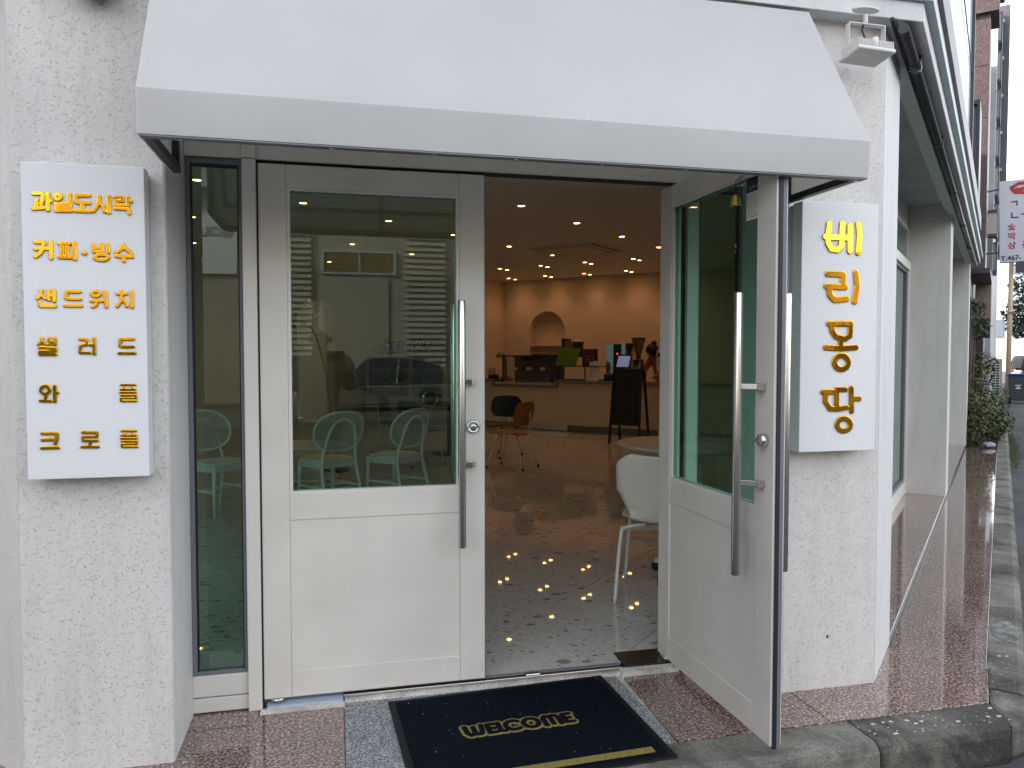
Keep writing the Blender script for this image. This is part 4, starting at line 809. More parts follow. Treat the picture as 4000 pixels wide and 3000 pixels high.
for k in range(9):
    z = 1.20-k*.024; a = 8.354+(z-.943)*.075/.327-.0012; w_ = rnd.uniform(.07, .14)
    tx.hull([(a-.001, -5.645, z), (a-.001, -5.645+w_, z), (a+.002, -5.645+w_, z), (a+.002, -5.645, z), (a+.001, -5.645, z+.007), (a+.001, -5.645+w_, z+.007), (a+.004, -5.645+w_, z+.007), (a+.004, -5.645, z+.007)])
tx.build('handwriting', M_gasket, cb_)
MB(ST).box(8.418, 8.432, -5.56, -5.50, 1.255, 1.285).build('clip', M_steel, cb_)

em = thing('coffee_machine', 'tall steel and black coffee machine behind the counter', 'coffee machine', P(9.0, -5.3, .94))
MB(ST).box(8.62, 9.0, -5.42, -5.28, .941, 1.60).box(8.62, 9.0, -5.13, -5.05, .941, 1.60).box(8.66, 9.0, -5.28, -5.13, .941, 1.60).build('casing', M_steel, em, .006)
MB(ST).box(8.63, 8.659, -5.275, -5.135, .96, 1.585).build('front_panel', M_darkmetal, em)
MB(ST).box(8.625, 8.63, -5.215, -5.20, 1.40, 1.43).build('indicator', mat('red_led', (.4, .02, .02), .5, emit=((1, .05, .04), .6)), em)
gr_ = thing('coffee_grinder', 'coffee grinder with a conical bean hopper next to the tall machine', 'grinder', P(8.95, -4.95, .94))
MB(ST).box(8.86, 9.04, -5.02, -4.88, .941, 1.32).build('body', M_steel, gr_, .01)
MB(ST).lathe([(.045, 1.32), (.05, 1.40), (.12, 1.66), (.122, 1.67)], (8.95, -4.95, 0), 20).build('hopper', mat('smoked_plastic', (.20, .15, .11), .2), gr_)
MB(ST).lathe([(.124, 1.67), (.124, 1.69), (.11, 1.70)], (8.95, -4.95, 0), 20).build('lid', M_darkmetal, gr_)
tb_ = thing('order_tablet', 'black order tablet with a dim violet screen on a white stand', 'tablet', P(8.55, -5.0, .94))
MB(ST).hull([(8.46, -5.17, 1.165), (8.46, -4.90, 1.165), (8.48, -4.90, 1.165), (8.48, -5.17, 1.165), (8.53, -5.155, 1.40), (8.53, -4.885, 1.40), (8.55, -4.885, 1.40), (8.55, -5.155, 1.40)]).build('case', M_black, tb_, .006)
MB(ST).hull([(8.457, -5.145, 1.19), (8.457, -4.925, 1.19), (8.47, -4.925, 1.19), (8.47, -5.145, 1.19), (8.519, -5.13, 1.375), (8.519, -4.91, 1.375), (8.53, -4.91, 1.375), (8.53, -5.13, 1.375)]).build('screen', mat('violet_screen', (.1, .1, .15), .2, emit=((.30, .29, .5), .10)), tb_)
MB(ST).box(8.47, 8.62, -5.14, -4.90, 1.09, 1.13).box(8.52, 8.58, -5.05, -4.98, .941, 1.09).box(8.545, 8.575, -5.05, -4.98, 1.13, 1.22).build('stand', M_white, tb_)
cr_ = thing('card_reader', 'small black card reader on the counter by the clipboard', 'card reader', P(8.45, -5.3, .94))
MB(ST).box(8.40, 8.52, -5.36, -5.22, .941, 1.06).build('body', M_black, cr_, .01)
MB(ST).box(8.42, 8.50, -5.34, -5.24, 1.061, 1.066).build('paper_slot', M_white, cr_)
wd = thing('hot_water_dispenser', 'white hot water dispenser with dark panels at the right end', 'water dispenser', P(8.95, -4.4, .94))
MB(ST).box(8.80, 9.0, -4.56, -4.36, 1.10, 1.48).box(8.90, 9.0, -4.55, -4.37, .941, 1.10).build('body', M_white, wd, .02)
MB(ST).box(8.794, 8.799, -4.53, -4.39, 1.36, 1.43).box(8.794, 8.799, -4.50, -4.42, 1.25, 1.31).build('panel', M_black, wd)
kt = thing('glass_kettle', 'small glass kettle at the left end of the counter', 'kettle', P(8.7, -7.9, .94))
MB(ST).lathe([(.06, .942), (.075, .98), (.075, 1.08), (.055, 1.14), (.05, 1.145)], (8.7, -7.9, 0), 18).build('jug', mat('milky_glass', (.4, .36, .32), .12), kt)
MB(ST).tube([(8.7, -7.83, 1.0), (8.7, -7.76, 1.04), (8.7, -7.76, 1.12), (8.7, -7.84, 1.15)], .009, 8).build('handle', M_chrome, kt)
mxr = thing('stand_mixer', 'grey stand mixer with arched top behind the kettle', 'mixer', P(8.9, -7.75, .94))
MB(ST).box(8.84, 9.0, -7.80, -7.66, .941, .97).tube([(8.92, -7.73, .97), (8.92, -7.73, 1.28), (8.88, -7.76, 1.38), (8.84, -7.82, 1.40), (8.84, -7.88, 1.36)], [.03, .03, .05, .05, .035], 12).build('body', M_gasket, mxr)
bt = thing('bottle', 'white pump bottle at the far left of the counter', 'bottle', P(8.5, -8.0, .94))
MB(ST).lathe([(.032, .941), (.034, .95), (.034, 1.08), (.012, 1.10), (.012, 1.14), (.02, 1.145), (.02, 1.155)], (8.5, -8.0, 0), 14).build('bottle_body', M_white, bt)
simple('scale', 'small black scale in front of the kettle', 'scale', P(8.5, -7.72, .94), [('body', MB(ST).box(8.42, 8.58, -7.80, -7.66, .941, 1.01), M_black)])
# jars on the niche shelves
jar_m = mat('dark_jam', (.10, .03, .02), .2); rnd = random.Random(9)
for k in range(6):
    t_ = simple('jar', 'small dark jar with a pale lid, %s from the left in the niche' % ('first', 'second', 'third', 'fourth', 'fifth', 'sixth')[k], 'jar', P(AB+.1, -8.28+k*.065, 1.372), [
        ('jar_glass', MB(ST).lathe([(.026, 1.373), (.026, 1.425)], (AB+.09, -8.28+k*.065, 0), 12), jar_m),
        ('lid', MB(ST).lathe([(.025, 1.4255), (.025, 1.44)], (AB+.09, -8.28+k*.065, 0), 12), M_white)], 'jars in the niche')
for k in range(7):
    t_ = MB(ST).lathe([(.022, 1.133), (.034, 1.145), (.036, 1.20), (.030, 1.20)], (AB+.1, -8.2+k*.09, 0), 12).build('cup', M_white if k % 2 else M_darkmetal)
    tag(origin_to(t_, P(AB+.1, -8.2+k*.09, 1.133)), ('pale' if k % 2 else 'dark')+' cup on the lower niche shelf, %s from the left' % ('first', 'second', 'third', 'fourth', 'fifth', 'sixth', 'seventh')[k], 'cup', 'cups in the niche')

# A-frame chalkboard in front of the counter
cbd = thing('chalkboard', 'tall black A-frame chalkboard menu with chalk writing in front of the counter', 'chalkboard', P(7.35, -4.42, ZF))
fr = MB(ST)
for b_ in (-4.66, -4.17):
    fr.bar((7.17, b_+.0, ZF), (7.31, b_+.02 if b_ < -4.4 else b_-.02, 1.19), .03, .035)
    fr.bar((7.57, b_, ZF), (7.40, b_+.02 if b_ < -4.4 else b_-.02, 1.17), .03, .035)
fr.bar((7.205, -4.65, .33), (7.205, -4.18, .33), .03, .04).bar((7.30, -4.64, 1.165), (7.30, -4.19, 1.165), .03, .04)
fr.build('frame', M_darkwood, cbd)
MB(ST).hull([(7.205, -4.635, .35), (7.205, -4.195, .35), (7.215, -4.195, .35), (7.215, -4.635, .35), (7.300, -4.625, 1.145), (7.300, -4.205, 1.145), (7.31, -4.205, 1.145), (7.31, -4.625, 1.145)]).build('slate', mat('slate', (.008, .009, .011), .55, var=(12, .5)), cbd)
ck = MB(ST); rnd = random.Random(21)
def chalk(b0, b1, z, h):
    a = 7.205+(z-.35)*.095/.795-.003; q = []; x = b0
    while x < b1:
        q.append((a, x, z+rnd.uniform(-h, h))); x += rnd.uniform(.004, .011)
    if len(q) > 2: ck.tube(q, .0011, 4)
chalk(-4.59, -4.50, 1.08, .022); chalk(-4.47, -4.33, 1.08, .022)
for k in range(12):
    z = 1.0-k*.049; chalk(-4.60+rnd.uniform(0, .03), -4.44+rnd.uniform(-.04, .06), z, .011); chalk(-4.33, -4.28+rnd.uniform(0, .02), z, .010)
chalk(-4.62, -4.27, .41, .012)
ck.build('chalk_writing', mat('chalk', (.28, .28, .26), .9), cbd, kind='stuff')

# ---- chairs
def place(o, x, y, deg, label=None, group=None):
    o.location = (x, y, ZF); o.rotation_euler = (0, 0, R(deg))
    if label: o['label'] = label
    if group: o['group'] = group
    return o
def arcs(pts, n=8):      # Catmull-Rom
    out = []; q = [pts[0]]+list(pts)+[pts[-1]]
    for i in range(1, len(q)-2):
        p0_, p1_, p2_, p3_ = map(Vector, q[i-1:i+3])
        for k in range(n):
            t = k/n; out.append(.5*((2*p1_)+(p2_-p0_)*t+(2*p0_-5*p1_+4*p2_-p3_)*t*t+(3*p1_-p0_-3*p2_+p3_)*t**3))
    out.append(Vector(pts[-1])); return out
def cane_chair(label):       # faces local +x, origin on the floor
    t = thing('cane_chair', label, 'chair')
    # seat: rounded board
    b = MB(); n_ = 28; pr = []
    for i in range(n_):
        a = 2*math.pi*i/n_; c_, s_ = math.cos(a), math.sin(a)
        pr.append((.21*abs(c_)**.75*(1 if c_ > 0 else -1)+.01, (.22 if c_ > 0 else .205)*abs(s_)**.7*(1 if s_ > 0 else -1)))
    b.prism(pr, .445, .463); b.build('seat', M_mint, t, .004)
    b = MB(); b.bar((.17, -.165, .415), (.17, .165, .415), .02, .055).bar((-.15, -.155, .415), (-.15, .155, .415), .02, .055)
    for s_ in (-1, 1): b.bar((-.15, s_*.165, .415), (.17, s_*.175, .415), .02, .055)
    b.build('seat_rail', M_mint, t, .003)
    for s_ in (-1, 1):
        MB().tube([(.175, s_*.175, .44), (.19, s_*.185, 0)], [.017, .012], 12).build('leg', M_mint, t)
    # rear legs run up and close in one arch
    pts = [(-.27, -.20, 0), (-.20, -.185, .28), (-.175, -.17, .45), (-.205, -.15, .60), (-.235, -.125, .72), (-.25, -.075, .79), (-.255, 0, .815)]
    full = pts + [(x, -y, z) for x, y, z in pts[-2::-1]]
    MB().tube(arcs(full, 6), .0145, 12).build('bent_back_legs', M_mint, t)
    # oval cane back
    def bp_(th, f=1.):
        c_, s_ = math.cos(th), math.sin(th)
        y = .25*f*abs(c_)**.8*(1 if c_ > 0 else -1); z = .71+.172*f*abs(s_)**.85*(1 if s_ > 0 else -1)
        return Vector((-.215-(z-.6)*.22+y*y*.9+.01, y, z))
    MB().tube([bp_(2*math.pi*i/40) for i in range(40)], .0125, 10, closed=True).build('oval_frame', M_mint, t)
    b = MB(); K = 15
    def lim(u): return bp_(0, .97)
    for k in range(-K, K+1):
        y = .24*k/K
        zz = .165*(1-min(1, abs(y)/.247)**2.4)**.45
        q = [Vector((-.215-((.715+z_)-.6)*.22+y*y*.9+.012, y, .715+z_)) for z_ in (-zz, -zz/2, 0, zz/2, zz)]
        for p_, q_ in zip(q, q[1:]): b.bar(p_, q_, .0075, .0016, (1, 0, 0))
    for k in range(-10, 11):
        z_ = .16*k/10
        yy = .24*(1-min(1, abs(z_)/.169)**2.2)**.45
        q = [Vector((-.215-((.715+z_)-.6)*.22+y*y*.9+.0135, y, .715+z_)) for y in np.linspace(-yy, yy, 7)]
        for p_, q_ in zip(q, q[1:]): b.bar(p_, q_, .0016, .0075)
    b.build('cane_panel', M_cane, t)
    b = MB()
    for s_ in (-1, 1): b.bar((-.215, s_*.178, .22), (.183, s_*.18, .22), .014, .02)
    b.bar((-.02, -.18, .22), (-.02, .18, .22), .014, .02).build('stretcher', M_mint, t)
    return t
c0 = cane_chair('white cane-backed chair seen from behind, further left of the two through the door pane')
place(c0, -.06, 3.84, 124, None, 'white cane chairs by the glass')
c1 = dup(c0); place(c1, .55, 3.98, 134, 'white cane-backed chair seen from behind, nearer the handle through the door pane')
c2_ = dup(c0); place(c2_, -.98, 3.86, -46, 'white cane-backed chair facing the street behind the narrow left window')
lt = thing('low_table', 'low round white table with a lower shelf behind the cane chairs', 'table', (-.25, 5.0, ZF))
MB().lathe([(.40, .455), (.405, .465), (.40, .475)], (-.25, 5.0, 0), 36).build('tabletop', M_mint, lt)
MB().lathe([(.30, .13), (.30, .145)], (-.25, 5.0, 0), 32).build('lower_shelf', M_mint, lt)
for k in range(4):
    a = R(45+90*k); MB().lathe([(.014, ZF), (.014, .456)], (-.25+.31*math.cos(a), 5.0+.31*math.sin(a), 0), 12).build('leg', M_mint, lt)

def ply_chair(name, label, M_, group=None):      # moulded plywood side chair on bent metal legs, faces +x
    t = thing(name, label, 'chair', group=group)
    def shell(f, nu, nv, w_):
        b = MB(); V = []
        for i in range(nu+1):
            row = []
            for j_ in range(nv+1): row.append(b.v(f(i/nu, j_/nv*2-1)))
            V.append(row)
        for i in range(nu):
            for j_ in range(nv):
                q = b.b.faces.new([V[i][j_], V[i+1][j_], V[i+1][j_+1], V[i][j_+1]]); q.smooth = True
        o = b.build(w_, M_, t, recalc=False); s_ = o.modifiers.new('thickness', 'SOLIDIFY'); s_.thickness = .010
        o.modifiers.new('smooth', 'SUBSURF').render_levels = 2
        return o
    def seat_(u, v):
        x = -.21+.47*u; hw = .255*(1-.28*abs(2*u-1)**4)*(.93+.07*u)
        return (x, v*hw, .435+.018*abs(v)**2 - .03*max(0, u-.75)**1*3*max(0, u-.75) - .012*math.sin(math.pi*u))
    def back_(u, v):
        z = .525+.285*u; hw = .258*(1-.30*abs(2*u-1)**3.2)
        return (-.215-.05*u+.06*v*v, v*hw, z+.012*(1-v*v)*(u-.5))
    shell(seat_, 12, 10, 'seat'); shell(back_, 10, 12, 'backrest')
    MB().tube(arcs([(.10, 0, .415), (-.10, 0, .40), (-.20, 0, .405), (-.245, 0, .46), (-.255, 0, .60), (-.262, 0, .70)], 6), .0085, 10).lathe([(.022, -.262), (.022, -.248)], (0, 0, .66), 12, 'x').build('spine', M_chrome, t)
    MB().tube(arcs([(.235, -.19, 0), (.13, -.14, .38), (.11, -.10, .415), (.10, 0, .418), (.11, .10, .415), (.13, .14, .38), (.235, .19, 0)], 6), .0085, 10).build('front_leg_bow', M_chrome, t)
    MB().tube(arcs([(-.27, -.20, 0), (-.16, -.13, .36), (-.14, -.10, .395), (-.135, 0, .398), (-.14, .10, .395), (-.16, .13, .36), (-.27, .20, 0)], 6), .0085, 10).build('rear_leg_bow', M_chrome, t)
    f_ = MB()
    for x, y in ((.235, .19), (.235, -.19), (-.27, .2), (-.27, -.2)): f_.lathe([(.014, .0), (.014, .03), (.010, .034)], (x, y, 0), 10)
    f_.build('rubber_foot', M_black, t)
    return t
w1 = ply_chair('plywood_chair', 'natural plywood chair with chrome legs in the middle of the cafe', M_wood)
place(w1, 2.10, 5.90, 138)
k1 = ply_chair('black_chair', 'black moulded chair just behind the plywood chair', M_blackply, 'black moulded chairs')
place(k1, 2.17, 6.95, 222)
k2 = dup(k1); place(k2, .83, 7.5, 18, 'black moulded chair furthest from the street, behind the right cane chair')
k3 = dup(k1); place(k3, 1.05, 6.4, 30, 'black moulded chair between the right cane chair and the steel door handle')
rt = thing('round_table', 'small round dark cafe table between the black chairs', 'table', (1.62, 6.9, ZF))
MB().lathe([(.34, .71), (.35, .72), (.35, .735)], (1.55, 7.35, 0), 32).build('tabletop', M_blackply, rt)
MB().lathe([(.03, .05), (.025, .71)], (1.55, 7.35, 0), 14).lathe([(.24, ZF), (.24, .03), (.04, .05)], (1.55, 7.35, 0), 24).build('pedestal', M_blackply, rt)

# white shell chair and white table right behind the open leaf
wc = thing('shell_chair', 'white moulded shell chair half hidden behind the open door', 'chair', (1.80, .98, ZF))
M_sh = mat('shell_white', (.70, .66, .60), .38)
CM = FR(1.83, .93, ZF, R(62)) 
def shell2(f, nu, nv, nm):
    b = MB(CM); V = []
    for i in range(nu+1): V.append([b.v(f(i/nu, j_/nv*2-1)) for j_ in range(nv+1)])
    for i in range(nu):
        for j_ in range(nv):
            q = b.b.faces.new([V[i][j_], V[i+1][j_], V[i+1][j_+1], V[i][j_+1]]); q.smooth = True
    o = b.build(nm, M_sh, wc, recalc=False); s_ = o.modifiers.new('thickness', 'SOLIDIFY'); s_.thickness = .011
    return o
def prof(u):        # seat front -> waist -> back top, half width
    if u < .45: q = u/.45; return (.20-.40*q, .45-.012*math.sin(q*3.1), .225*(1-.35*max(0, 1-q*3)**2)*(1-.42*max(0, q-.6)/.4))
    q = (u-.45)/.55; ang = min(1, q*2.6)
    return (-.20-.045*math.sin(ang*1.57)-.07*q, .45+.045*(1-math.cos(ang*1.57))+.335*max(0, q-.12)/.88, (.130+.10*min(1, max(0, q-.05)*2.4)**1.0*1.0)*(1-.38*max(0, (q-.78)/.22)**2.5))
shell2(lambda u, v: (lambda x, z, h: (x+.03*v*v*(1 if u > .55 else 0), v*h, z+.012*v*v))(*prof(u)), 44, 16, 'shell')
for s_ in (-1, 1):
    MB(CM).tube(arcs([(.22, s_*.23, 0), (.185, s_*.20, .36), (.17, s_*.18, .41), (.13, s_*.10, .428)], 6), .0105, 12).build('leg', M_white, wc)
    MB(CM).tube(arcs([(-.26, s_*.235, 0), (-.205, s_*.21, .36), (-.185, s_*.185, .41), (-.14, s_*.08, .428)], 6), .0105, 12).build('leg', M_white, wc)
wt = thing('round_table', 'round white pedestal table behind the open door', 'table', (2.55, 2.12, ZF))
MB().lathe([(.44, .695), (.50, .722), (.502, .735), (.495, .738)], (2.55, 2.12, 0), 48).build('tabletop', M_sh, wt)
MB().lathe([(.035, .08), (.03, .695)], (2.55, 2.12, 0), 16).build('pedestal', M_white, wt)
for k in range(4):
    a = R(236+90*k); d = Vector((math.cos(a), math.sin(a), 0)); c_ = Vector((2.55, 2.12, 0))
    ft = MB().bar(c_+d*.03+Vector((0, 0, .09)), c_+d*.48+Vector((0, 0, .06)), .05, .03).build('foot', M_white, wt)
wheel_spots = [(2.085, 1.47), (1.885, 1.06)]
ca = thing('caster_stool', 'white stool with casters mostly hidden behind the open door', 'stool', (2.12, 1.18, ZF))
for k in range(5):
    a = R(198+72*k); d = Vector((math.cos(a), math.sin(a), 0)); c_ = Vector((2.16, 1.15, 0)); e = c_+d*.28
    MB().bar(c_+Vector((0, 0, .11)), e+Vector((0, 0, .085)), .035, .03).build('base_arm', M_white, ca)
    MB().lathe([(.024, -.02), (.024, .02)], (e.x, e.y, ZF+.0245), 14, 'x').build('caster', M_black, ca)
MB().lathe([(.02, .1), (.02, .42)], (2.16, 1.15, 0), 14).build('column', M_chrome, ca)
MB().lathe([(.17, .42), (.18, .44), (.17, .47)], (2.16, 1.15, 0), 28).build('seat', M_white, ca)

# open fridge / showcase further left, with salad greens on top
sh = thing('display_fridge', 'cream open display fridge with shelves of produce at the back left', 'display fridge', P(8.7, -9.6, ZF))
cr = mat('cream_metal', (.42, .38, .30), .5)
b = MB(ST)
b.box(8.35, 9.1, -10.9, -8.45, ZF, .55).box(8.35, 9.1, -10.9, -8.45, 1.36, 1.42).box(9.05, 9.1, -10.9, -8.45, .55, 1.36)
b.build('cabinet', cr, sh, .006)
for b_ in (-10.9, -9.72, -8.85): MB(ST).box(8.35, 8.41, b_, b_+.09, .55, 1.36).build('post', cr, sh)
for z in (.80, 1.08): MB(ST).box(8.42, 9.04, -10.88, -8.47, z, z+.025).build('shelf', cr, sh)
rnd = random.Random(12)
def heap(M_, spots, r0, nm, mt, parent, n1=1):
    b = MB(M_)
    for (x, y, z) in spots: b.blob((x, y, z), r0*rnd.uniform(.7, 1.2), (1, 1, .8), n1)
    return b.build(nm, mt, parent, kind='stuff')
MY = mat('yellow_fruit', (.35, .26, .06), .5, var=(8, .3)); MGR = mat('leaf_dark', (.02, .06, .018), .6, var=(20, .5)); MV = mat('pale_packs', (.3, .3, .27), .5, var=(12, .5))
o = heap(ST, [(rnd.uniform(8.5, 8.8), rnd.uniform(-10.7, -9.2), .86) for _ in range(70)], .045, 'lemon_heap', MY, None); tag(origin_to(o, P(8.6, -10, .83)), 'heap of yellow fruit on the middle fridge shelf', 'fruit')
o = heap(ST, [(rnd.uniform(8.5, 8.8), rnd.uniform(-10.7, -8.6), 1.14) for _ in range(60)], .05, 'salad_packs', MV, None); tag(origin_to(o, P(8.6, -10, 1.1)), 'pale salad packs on the top fridge shelf', 'salad')
def leafy(b, c, r, n_, size, rnd, sq=(1, 1, 1)):
    for k in range(n_):
        while True:
            q = Vector((rnd.uniform(-1, 1), rnd.uniform(-1, 1), rnd.uniform(-1, 1)))
            if q.length < 1 and q.length > rnd.random()*.9: break
        p_ = Vector(c)+Vector((q.x*r*sq[0], q.y*r*sq[1], q.z*r*sq[2]))
        nn = (q.normalized()+Vector((rnd.uniform(-1, 1), rnd.uniform(-1, 1), rnd.uniform(-.3, 1.3)))).normalized()
        u = nn.orthogonal().normalized(); u = (Matrix.Rotation(rnd.uniform(0, 6.28), 3, nn) @ u); v_ = nn.cross(u); s_ = size*rnd.uniform(.6, 1.4)
        b.quad(p_-u*s_, p_-v_*s_*.45, p_+u*s_, p_+v_*s_*.45)
    return b
gp = thing('planter', 'long tray of dark green plants on top of the display fridge', 'plants', P(8.6, -9.9, 1.42))
MB(ST).box(8.45, 8.85, -10.75, -9.25, 1.421, 1.50).build('tray', mat('green_tray', (.02, .07, .03), .5), gp)
b = MB(ST)
for k in range(7): leafy(b, (8.65, -10.65+k*.2, 1.56), .13, 90, .05, rnd, (1, 1.1, 1.2))
b.build('foliage', MGR, gp, kind='stuff', recalc=False)

# arc floor lamp behind the left cane chair
al = thing('arc_lamp', 'slender brass arc floor lamp behind the left cane chair', 'floor lamp', (.02, 6.1, ZF))
MB().lathe([(.15, ZF), (.15, ZF+.025)], (.02, 6.1, 0), 24).build('base', M_darkmetal, al)
MB().tube(arcs([(.02, 6.1, .05), (-.03, 6.1, .6), (-.10, 6.1, 1.2), (-.22, 6.1, 1.65), (-.36, 6.1, 1.78), (-.46, 6.1, 1.76)], 8), .010, 10).build('pole', mat('brass_pole', (.45, .3, .15), .35, 1.0), al)
MB().lathe([(.02, .06), (.07, .02), (.085, -.04), (.08, -.04)], (-.50, 6.1, 1.72), 20).build('shade', M_darkmetal, al)

# ceiling: cassette air conditioner and downlights
ac = thing('cassette_air_conditioner', 'square white air conditioner set flush in the cafe ceiling', 'air conditioner', P(7.05, -5.15, ZC))
ML = mat('ac_plastic', (.62, .60, .57), .45)
b = MB(ST); A0, A1, B0, B1 = 6.50, 7.55, -5.70, -4.65
b.box(A0, A1, B0, B0+.06, ZC-.035, ZC-.001).box(A0, A1, B1-.06, B1, ZC-.035, ZC-.001).box(A0, A0+.06, B0+.06, B1-.06, ZC-.035, ZC-.001).box(A1-.06, A1, B0+.06, B1-.06, ZC-.035, ZC-.001)
b.build('panel_frame', ML, ac, .006)
MB(ST).box(A0+.16, A1-.16, B0+.16, B1-.16, ZC-.035, ZC-.001).build('grille', ML, ac, .006)
for q in ((A0+.075, A0+.145, B0+.2, B1-.2), (A1-.145, A1-.075, B0+.2, B1-.2), (A0+.2, A1-.2, B0+.075, B0+.145), (A0+.2, A1-.2, B1-.145, B1-.075)):
    MB(ST).box(*q, ZC-.03, ZC-.02).build('flap', ML, ac)
M_led = mat('warm_led', (1, .8, .5), .5, emit=((1, .50, .14), 7))
M_ring = mat('light_ring', (.55, .5, .45), .5)
dl = thing('downlight', '', 'ceiling light', P(0, 0, ZC))
b = MB(FR(*P(0, 0)[:2])); b.tube([(.044*math.cos(i*math.pi/12), .044*math.sin(i*math.pi/12), ZC-.003) for i in range(24)], .006, 6, closed=True).build('trim_ring', M_ring, dl)
MB(FR(*P(0, 0)[:2])).lathe([(.001, ZC-.0045), (.037, ZC-.0045), (.037, ZC-.001)], n=24).build('lens', M_led, dl)
def lamp(parent, energy, pos=(0, 0, -.03)):
    l = bpy.data.lights.new('lamp', 'SPOT'); l.energy = energy; l.color = (1, .50, .24); l.spot_size = R(125); l.spot_blend = .9; l.shadow_soft_size = .05
    o = bpy.data.objects.new('lamp', l); col.objects.link(o); o.parent = parent; o.location = pos
    return o
lamp(dl, .95)
ab_single = [(1.0, -4.05), (2.32, -4.05), (3.63, -4.05), (4.93, -4.05), (6.22, -4.03), (7.50, -4.0), (.93, -5.95), (2.22, -5.95), (3.55, -5.92), (4.84, -5.9), (6.18, -5.87),
             (2.08, -7.70), (3.42, -7.70), (4.73, -7.70), (6.07, -7.69), (7.42, -5.82), (3.37, -9.56), (4.7, -9.56), (6.05, -9.56), (1.2, -2.2), (3.6, -2.2), (6.2, -2.2)]
lab = {(3.63, -4.05): 'round warm ceiling downlight closest to the open doorway', (4.93, -4.05): 'round warm downlight second from the doorway in the right row', (6.22, -4.03): 'round warm downlight right of the ceiling air conditioner', (7.50, -4.0): 'round warm downlight beside the open door top, deep in the right row',
       (6.18, -5.87): 'round warm downlight left of the ceiling air conditioner', (7.42, -5.82): 'single warm downlight just before the paired ones, under the air conditioner'}
ab_pair = [(a+.0+d, b_) for b_ in (-7.63, -6.73, -5.82, -4.89, -3.97) for a in (8.57,) for d in (0, .25)] + [(a+d, b_) for b_ in (-8.49, -7.59, -6.68, -5.76, -4.85) for a in (10.20,) for d in (0, .26)]
first = True
for q in ab_single + ab_pair:
    pair = q in ab_pair and q not in ab_single
    o = dl if first else dup(dl)
    first = False
    o.location = P(q[0], q[1], ZC)
    if q in lab: o['label'] = lab[q]; o['group'] = 'ceiling downlights'
    elif pair:
        i_ = ab_pair.index(q); far_ = i_ >= 10; i_ %= 10
        o['label'] = '%s lamp of the %s pair from the left in the %s row over the counter' % (('left', 'right')[i_ % 2], ('first', 'second', 'third', 'fourth', 'fifth')[i_//2], ('nearer', 'farther')[far_]); o['group'] = 'paired downlights over the counter'
    else:
        i_ = ab_single.index(q); rw = {-4: 'right', -6: 'middle', -8: 'left', -10: 'leftmost', -2: 'streetside'}.get(int(round(q[1]/2)*2), 'left')
        o['label'] = 'round downlight, %s from the front in the %s row of the cafe ceiling' % (('first', 'second', 'third', 'fourth', 'fifth', 'sixth', 'seventh')[sorted(x[0] for x in ab_single if round(x[1]/2) == round(q[1]/2)).index(q[0])], rw); o['group'] = 'ceiling downlights'

# barista: upper body behind the counter, bun, pink jumper, bent over
def body(name, joints, edges, m, parent, lev=2):
    """one continuous skinned figure. joints: {name: ((x,y,z), radius)}"""
    ks = list(joints); me = bpy.data.meshes.new(name)
    off = root_of(parent).location if parent else Vector((0, 0, 0))
    me.from_pydata([Vector(joints[k][0])-off for k in ks], [(ks.index(a), ks.index(b)) for a, b in edges], [])
    o = bpy.data.objects.new(name, me); col.objects.link(o); me.materials.append(m)
    if parent: o.parent = parent
    sk = o.modifiers.new('skin', 'SKIN'); sk.use_smooth_shade = True
    for i, k in enumerate(ks):
        r_ = joints[k][1]; r_ = r_ if isinstance(r_, tuple) else (r_, r_)
        me.skin_vertices[0].data[i].radius = r_; me.skin_vertices[0].data[i].use_root = (i == 0)
    s_ = o.modifiers.new('sub', 'SUBSURF'); s_.levels = lev; s_.render_levels = lev
    return o
M_skin = mat('skin', (.36, .19, .12), .5); M_hair = mat('black_hair', (.01, .008, .008), .5, bump=(90, .4, .004)); M_pinkj = mat('pink_jumper', (.50, .18, .13), .85, bump=(60, .4, .004))
ba_ = thing('person', 'person with a black hair bun in a pink jumper bending over behind the counter', 'person', P(9.25, -4.72, ZF))
def bl(a, b_, z): return tuple(P(a, b_, z))
J = {'pelvis': (bl(9.42, -4.62, .95), (.15, .12)), 'waist': (bl(9.40, -4.63, 1.08), (.13, .11)), 'chest': (bl(9.30, -4.66, 1.27), (.15, .12)), 'neckb': (bl(9.19, -4.71, 1.37), (.07, .07)), 'neck': (bl(9.13, -4.73, 1.40), .052), 'head': (bl(9.06, -4.76, 1.44), (.085, .095)), 'crown': (bl(9.03, -4.77, 1.50), (.07, .075)),
     'shL': (bl(9.24, -4.54, 1.33), .065), 'elL': (bl(9.12, -4.46, 1.12), .045), 'wrL': (bl(8.92, -4.60, 1.02), .03), 'hdL': (bl(8.86, -4.65, 1.0), (.035, .02)), 'shR': (bl(9.28, -4.84, 1.33), .065), 'elR': (bl(9.14, -4.93, 1.12), .045), 'wrR': (bl(8.93, -4.82, 1.02), .03), 'hdR': (bl(8.87, -4.79, 1.0), (.035, .02)),
     'hipL': (bl(9.42, -4.53, .88), .09), 'knL': (bl(9.40, -4.52, .50), .06), 'anL': (bl(9.42, -4.52, .08), .04), 'toL': (bl(9.30, -4.52, .05), .035), 'hipR': (bl(9.42, -4.71, .88), .09), 'knR': (bl(9.40, -4.72, .50), .06), 'anR': (bl(9.42, -4.72, .08), .04), 'toR': (bl(9.30, -4.72, .05), .035)}
